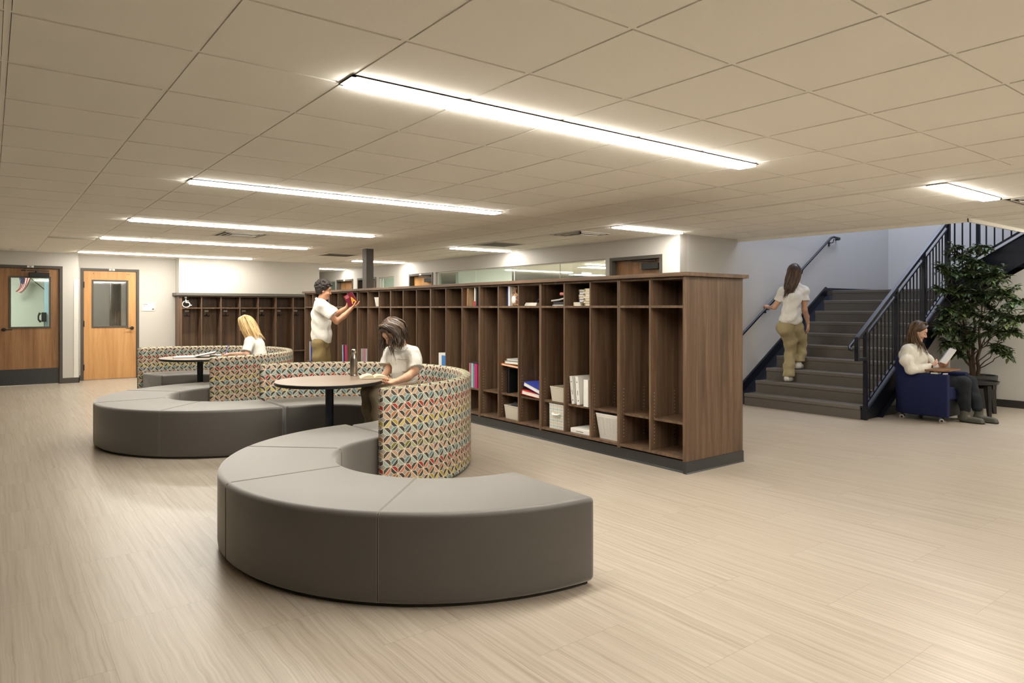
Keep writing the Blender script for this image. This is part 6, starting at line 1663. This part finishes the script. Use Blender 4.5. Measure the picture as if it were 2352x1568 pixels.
# ---------------------------------------------------------------- the person climbing the stairs
def climber():
    D = 9.98; A = lambda x, y, d=0.0: atd(x, y, D + d)
    s2, s3 = RI * 2, RI * 3
    root = person('person with long dark hair in a white polo and khaki trousers climbing the stairs', atZ(1817, 877, s2))
    hd = (RT * .25 + FW * .93 + Vector((0, 0, -.15))).normalized(); hc = A(1824.5, 628); R = head_frame(hd)
    B = SDF(); head_prims(B, hc, R, .97); B.add(s_rc(hc + R @ Vector((-.03, 0, -.05)), A(1826, 655), .045, .052), .02)
    shL, shR = A(1799, 668, .05), A(1847, 667, .0); B.add(s_rc(shL, shR, .052, .052), .04); B.add(s_rc(A(1822, 680), A(1815, 742), .09, .085), .05)
    elL, wrL = A(1779, 705, .12), A(1766, 706, .34); elR, wrR = A(1848, 712, -.04), A(1856, 744, .02)
    limb(B, [shL, A(1790, 688, .1), elL, wrL], [.047, .044, .036, .024]); limb(B, [shR, elR, A(1853, 727, 0), wrR], [.047, .038, .035, .024])
    hand_prims(B, wrL, (RT * -.1 + FW * .8 + Vector((0, 0, .3))), Vector((0, 0, -1)), -1, (.6, .6, .5), .6, .95); hand_prims(B, wrR, Vector((0, 0, -1)) + RT * .05, RT * -1 + FW * .3, -1, (.3, .35, .3), .4, .95)
    hipL, hipR = A(1803, 752, .0), A(1828, 752, .02); knL, knR = A(1815, 812, .10), A(1840, 790, .16)
    anL, anR = A(1812, 868, -.04), A(1834, 834, .12)
    limb(B, [hipL, A(1815, 785, .06), knL, anL], [.065, .06, .05, .040]); limb(B, [hipR, A(1838, 775, .1), knR, anR], [.065, .06, .05, .040])
    sdf_obj('body', B, .0055, ['skin_b', 'lips', 'eye_dark', 'brow'], root, face_paint(hc, R, .97))
    S = SDF(); S.add(s_rc(A(1826, 656), shL, .05, .056), .04); S.add(s_rc(A(1826, 656), shR, .05, .056), .04); S.add(s_rc(shL, shR, .062, .062), .045); S.add(s_el(A(1823, 685), (.155, .135, .16)), .06, ); S.add(s_el(A(1818, 712), (.150, .13, .16)), .06); S.add(s_el(A(1816, 733), (.170, .15, .12)), .05); S.add(s_rc(A(1826, 655), A(1825, 662), .058, .07), .03)
    slL, slR = A(1789, 689, .1), A(1848.5, 689, -.02); S.add(s_rc(shL, slL, .058, .070), .03); S.add(s_rc(shR, slR, .058, .068), .03)
    for q, s0 in ((slL, shL), (slR, shR)):
        dn = (q - s0).normalized(); S.cut(lambda p, f=plane(q + dn * .01, dn), c_=nv(q + dn * .06): np.where(((p - c_) ** 2).sum(1) < .014, f(p), -1).astype(np.float32), 0)
    S.cut(plane(A(1816, 744), RT * -.12 + Vector((0, 0, -1))), .006); S.disp(folds(.0065, 46, 2.0)); sdf_obj('shirt', S, .006, 'shirt_white', root)
    K = SDF(); K.add(s_rc(A(1826, 650), A(1826, 657), .062, .066), .01); K.cut(plane(A(1826, 648), (0, 0, 1)), .003); K.cut(plane(A(1826, 657), (0, 0, -1)), .003); sdf_obj('collar', K, .006, 'shirt_white', root)
    T = SDF(); T.add(s_rc(A(1804, 746, .0), A(1828, 746, .02), .105, .10), .05); T.add(s_el(A(1802, 755, -.02), (.11, .12, .10)), .04)
    limb(T, [hipL, A(1815, 785, .06), knL, A(1812, 840, -.0), A(1811.5, 862, -.04)], [.10, .088, .074, .076, .084], .03); limb(T, [hipR, A(1838, 775, .1), knR, A(1838, 810, .14), A(1835, 828, .12)], [.10, .088, .074, .078, .082], .03)
    T.disp(folds(.006, 44, .3))
    for q in (A(1811.5, 864, -.04), A(1835, 829.5, .12)): T.cut(lambda p, f=plane(q, (0, 0, -1)), c_=nv(q - UP * .05): np.where(((p - c_) ** 2).sum(1) < .018, f(p), -1).astype(np.float32), 0)
    sdf_obj('trousers', T, .006, 'khaki_light', root)
    for a, px, py, z in ((anL, 1806, 878, s2), (anR, 1824, 845, s3)):
        F = SDF(); g = Vector((a.x, a.y, z)); f_ = (RT * .75 + FW * .55).normalized(); F.add(s_rc(g - f_ * .05 + Vector((0, 0, .045)), g + f_ * .12 + Vector((0, 0, .036)), .046, .036), .02); F.add(s_rc(g + Vector((0, 0, .05)), g + Vector((0, 0, .09)), .045, .042), .03); F.cut(plane((0, 0, z + .003), (0, 0, -1)), .002); sdf_obj('shoe', F, .006, 'shoe_white', root)
    H = SDF(); hair_cap(H, hc, R, .97, .012, .06, -.06); sdf_obj('hair', H, .006, 'hair_chestnut', root)
    fall = (RT * -.30 + Vector((0, 0, -1))).normalized()
    mb = long_hair(root, hc, R, 'hair_chestnut', .97, .43, .006, 31, 0, n=260, r=.0085, fall=fall, spread=.25, torso=[(A(1823, 690), .145)], inward=.25); mb.build('hair_locks', 'hair_chestnut', root, world=True, smooth=70)
    mb = MB(); w = wrR + Vector((0, 0, .005)); mb.lathe([(.0265, -.004), (.0275, 0), (.0265, .004)], 16, w); mb.build('bracelet', 'black_plastic', root, world=True)
climber()

# ---------------------------------------------------------------- the person reading in the navy chair
def reader():
    D = 8.76; A = lambda x, y, d=0.0: atd(x, y, D + d)
    root = person('person in a cream sweater and black trousers reading in the navy chair', Vector((9.53, 3.72, 0)))
    hd = (RT * .86 - FW * .42 + Vector((0, 0, -.38))).normalized(); hc = A(2107.5, 762); R = head_frame(hd)
    B = SDF(); head_prims(B, hc, R, .98); B.add(s_rc(hc + R @ Vector((-.03, 0, -.05)), A(2102, 792), .046, .053), .02)
    shN, shF = A(2086, 806, -.09), A(2112, 803, .22); B.add(s_rc(shN, shF, .055, .055), .04); B.add(s_rc(A(2098, 812, .05), A(2102, 862, .05), .11, .12), .05)
    elN, wrN = A(2092, 848, -.20), A(2138, 841, -.22); elF, wrF = A(2142, 842, .26), A(2161, 842, .0)
    limb(B, [shN, elN, wrN], [.048, .038, .024]); limb(B, [shF, elF, wrF], [.048, .038, .024])
    hand_prims(B, wrN, (A(2162, 831, -.12) - wrN), RT * .5 + FW * .5 + Vector((0, 0, .5)), 1, (.35, .4, .3), .5, .98); hand_prims(B, wrF, (A(2166, 828, -.06) - wrF), RT * .2 - FW * .3 + Vector((0, 0, .6)), -1, (.3, .4, .3), .5, .98)
    hipN, hipF = A(2120, 880, -.08), A(2140, 878, .14); knN, knF = A(2212, 880, -.30), A(2226, 878, -.10); anN, anF = A(2216, 950, -.30), A(2248, 950, -.26)
    limb(B, [hipN, knN, anN], [.075, .056, .042]); limb(B, [hipF, knF, anF], [.075, .056, .042])
    sdf_obj('body', B, .005, ['skin_c', 'lips', 'eye_dark', 'brow'], root, face_paint(hc, R, .98))
    S = SDF(); S.add(s_rc(A(2102, 792, .02), shN, .055, .066), .04); S.add(s_rc(A(2102, 792, .02), shF, .055, .062), .04); S.add(s_rc(shN, shF, .060, .060), .06); S.add(s_el(A(2099, 824, .05), (.14, .15, .16)), .06); S.add(s_el(A(2102, 852, .05), (.145, .155, .12)), .06); S.add(s_rc(A(2103, 791, .0), A(2102, 797, .02), .060, .078), .03)
    limb(S, [shN, A(2080, 828, -.17), elN, A(2118, 847, -.22), A(2135, 842, -.22)], [.058, .060, .056, .050, .038], .04); limb(S, [shF, A(2130, 826, .28), elF, A(2158, 846, .02)], [.066, .066, .062, .040], .03)
    S.add(s_el(A(2088, 824, -.04), (.115, .115, .13)), .08); S.cut(plane(A(2100, 872), (0, 0, -1)), .01); S.cut(plane(A(2105, 787), R @ Vector((.3, 0, 1))), .006); S.disp(folds(.007, 40, 1.4)); sdf_obj('sweater', S, .0065, 'sweater_white', root)
    T = SDF(); T.add(s_rc(hipN, hipF, .095, .095), .04); limb(T, [hipN, knN, A(2214, 915, -.3), A(2217, 940, -.30)], [.095, .083, .070, .058], .03); limb(T, [hipF, knF, A(2238, 915, -.2), A(2246, 938, -.26)], [.095, .083, .070, .058], .03); T.disp(folds(.004, 40, .6))
    for q in (A(2217, 946, -.30), A(2246, 944, -.26)): T.cut(lambda p, f=plane(q, (0, 0, -1)), c_=nv(q - UP * .05): np.where(((p - c_) ** 2).sum(1) < .012, f(p), -1).astype(np.float32), 0)
    sdf_obj('trousers', T, .006, 'black_denim', root)
    for a, hx, tx in ((anN, (2208, 963), (2256, 969)), (anF, (2240, 962), (2287, 968))):
        h_, t_ = atZ(*hx, 0), atZ(*tx, 0); f_ = (t_ - h_).normalized(); h_ = Vector((a.x, a.y, 0)) - f_ * .05; t_ = h_ + f_ * .27
        F = SDF(); F.add(s_rc(h_ + Vector((0, 0, .046)) + f_ * .03, t_ + Vector((0, 0, .034)) - f_ * .04, .043, .034), .02); F.add(s_rc(h_ + Vector((0, 0, .05)) + f_ * .05, Vector((a.x, a.y, .14)), .044, .05), .03); F.add(s_rc(h_ + f_ * .03 + Vector((0, 0, .012)), t_ + Vector((0, 0, .012)) - f_ * .035, .040, .037), .004); F.cut(plane((0, 0, .002), (0, 0, -1)), .002)
        sdf_obj('boot', F, .006, ['boot_grey', 'sole_black'], root, lambda p: (p[:, 2] < .018).astype(int))
    H = SDF(); hair_cap(H, hc, R, .98, .010, .052, -.05); sdf_obj('hair', H, .006, 'hair_shade', root)
    mb = long_hair(root, hc, R, 'hair_mixed', .98, .34, .006, 41, .0, n=260, r=.008, fall=(RT * .02 + Vector((0, 0, -1))), spread=.7, torso=[(A(2098, 822, .05), .165)], front=True, tuck=-1)
    rd = random.Random(12)                      # locks swept from the parting back over the temple and behind the ear
    for k in range(110):
        f = rd.random(); g = rd.uniform(-.004, .004); e_ = 1.02 + rd.uniform(0, .03)
        L_ = [(.070 - .07 * f, -.004, .116 + .010 * math.sin(PI * f)), (.074 - .07 * f, -.036, .104 - .006 * f), (.060 - .06 * f, -.064, .080), (.030 - .045 * f, -.080, .052 + g), (-.010 - .03 * f, -.088, .026 + g), (-.048 - .015 * f, -.086, -.006)]
        pts = [hc + R @ Vector((x * e_ if x > 0 else x, y * e_, z * e_)) for x, y, z in L_]
        cur = pts[-1]
        for j in range(rd.randint(5, 10)): cur = cur + Vector((rd.uniform(-.003, .003), rd.uniform(-.003, .003), -.026)) - RT * .003; pts.append(cur)
        lock(mb, pts, rd.uniform(.006, .0085))
    rd = random.Random(8)                       # long locks lying over the near shoulder and the chest
    for k in range(46):
        p0 = hc + R @ Vector((rd.uniform(-.06, -.035), rd.choice((-1, 1)) * .085, rd.uniform(-.02, .02))); e = A(rd.uniform(2106, 2136), rd.uniform(806, 819), -.14 if k % 2 else -.02); m_ = p0.lerp(e, .5) + Vector((0, 0, -.03)) - FW * .05
        pts = [hc + R @ Vector((.0, 0, .13)), hc + R @ Vector((.0, (p0 - hc).dot(R @ Vector((0, 1, 0))) * .8, .09)), p0] + [p0.lerp(m_, f) + Vector((rd.uniform(-.006, .006), 0, -.03 * math.sin(PI * f))) for f in (.35, .7, 1)] + [m_.lerp(e, f) + Vector((0, 0, rd.uniform(-.01, .01))) for f in (.5, 1)]
        lock(mb, pts, .007)
    mb.build('hair_locks', 'hair_mixed', root, world=True, smooth=70)
    mb = MB(); R3 = head_frame((wrN - elN)); mb.tube([wrN - (wrN - elN).normalized() * .014, wrN + (wrN - elN).normalized() * .012], .028, 16); mb.cbox(wrN - FW * .026, (.028, .012, .032)); mb.build('smart_watch', 'black_plastic', root, world=True)
    MB().cyl(hc + R @ Vector((-.002, -.084, -.035)), hc + R @ Vector((-.002, -.080, -.035)), .005, n=8).build('earring', 'silver_grey', root, world=True)
    # open paperback: two leaves meeting at a spine
    c0, c1 = A(2160, 832, -.10), A(2184, 800, -.10); up = (c1 - c0).normalized(); outw = (hc - (c0 + c1) / 2) + FW * -.10; outw = (outw - up * outw.dot(up)).normalized(); sd = up.cross(outw).normalized()
    bk = thing('open_book', 'paperback with blue and white cover held open by the person in the navy chair', 'book', c0)
    if sd.dot(FW) > 0: sd = -sd                   # towards the camera
    H_ = (c1 - c0).length; W_ = .082
    for q, tl, nm in ((1, .42, 'near'), (-1, .42, 'far')):
        wd = (sd * q * math.cos(tl) - outw * math.sin(tl)).normalized() ; nn_ = up.cross(wd).normalized(); nn_ = nn_ if nn_.dot(outw) > 0 else -nn_
        ce = c0 + up * H_ / 2 + wd * W_ / 2
        R_ = m3(wd, up, nn_); MB().cbox(ce + nn_ * .011, (W_, H_, .002), R_).build('cover', 'light_blue' if q < 0 else 'binder_white', bk, world=True); MB().cbox(ce + nn_ * .004, (W_ - .006, H_ - .006, .012), R_).build('pages', 'paper', bk, world=True)
reader()
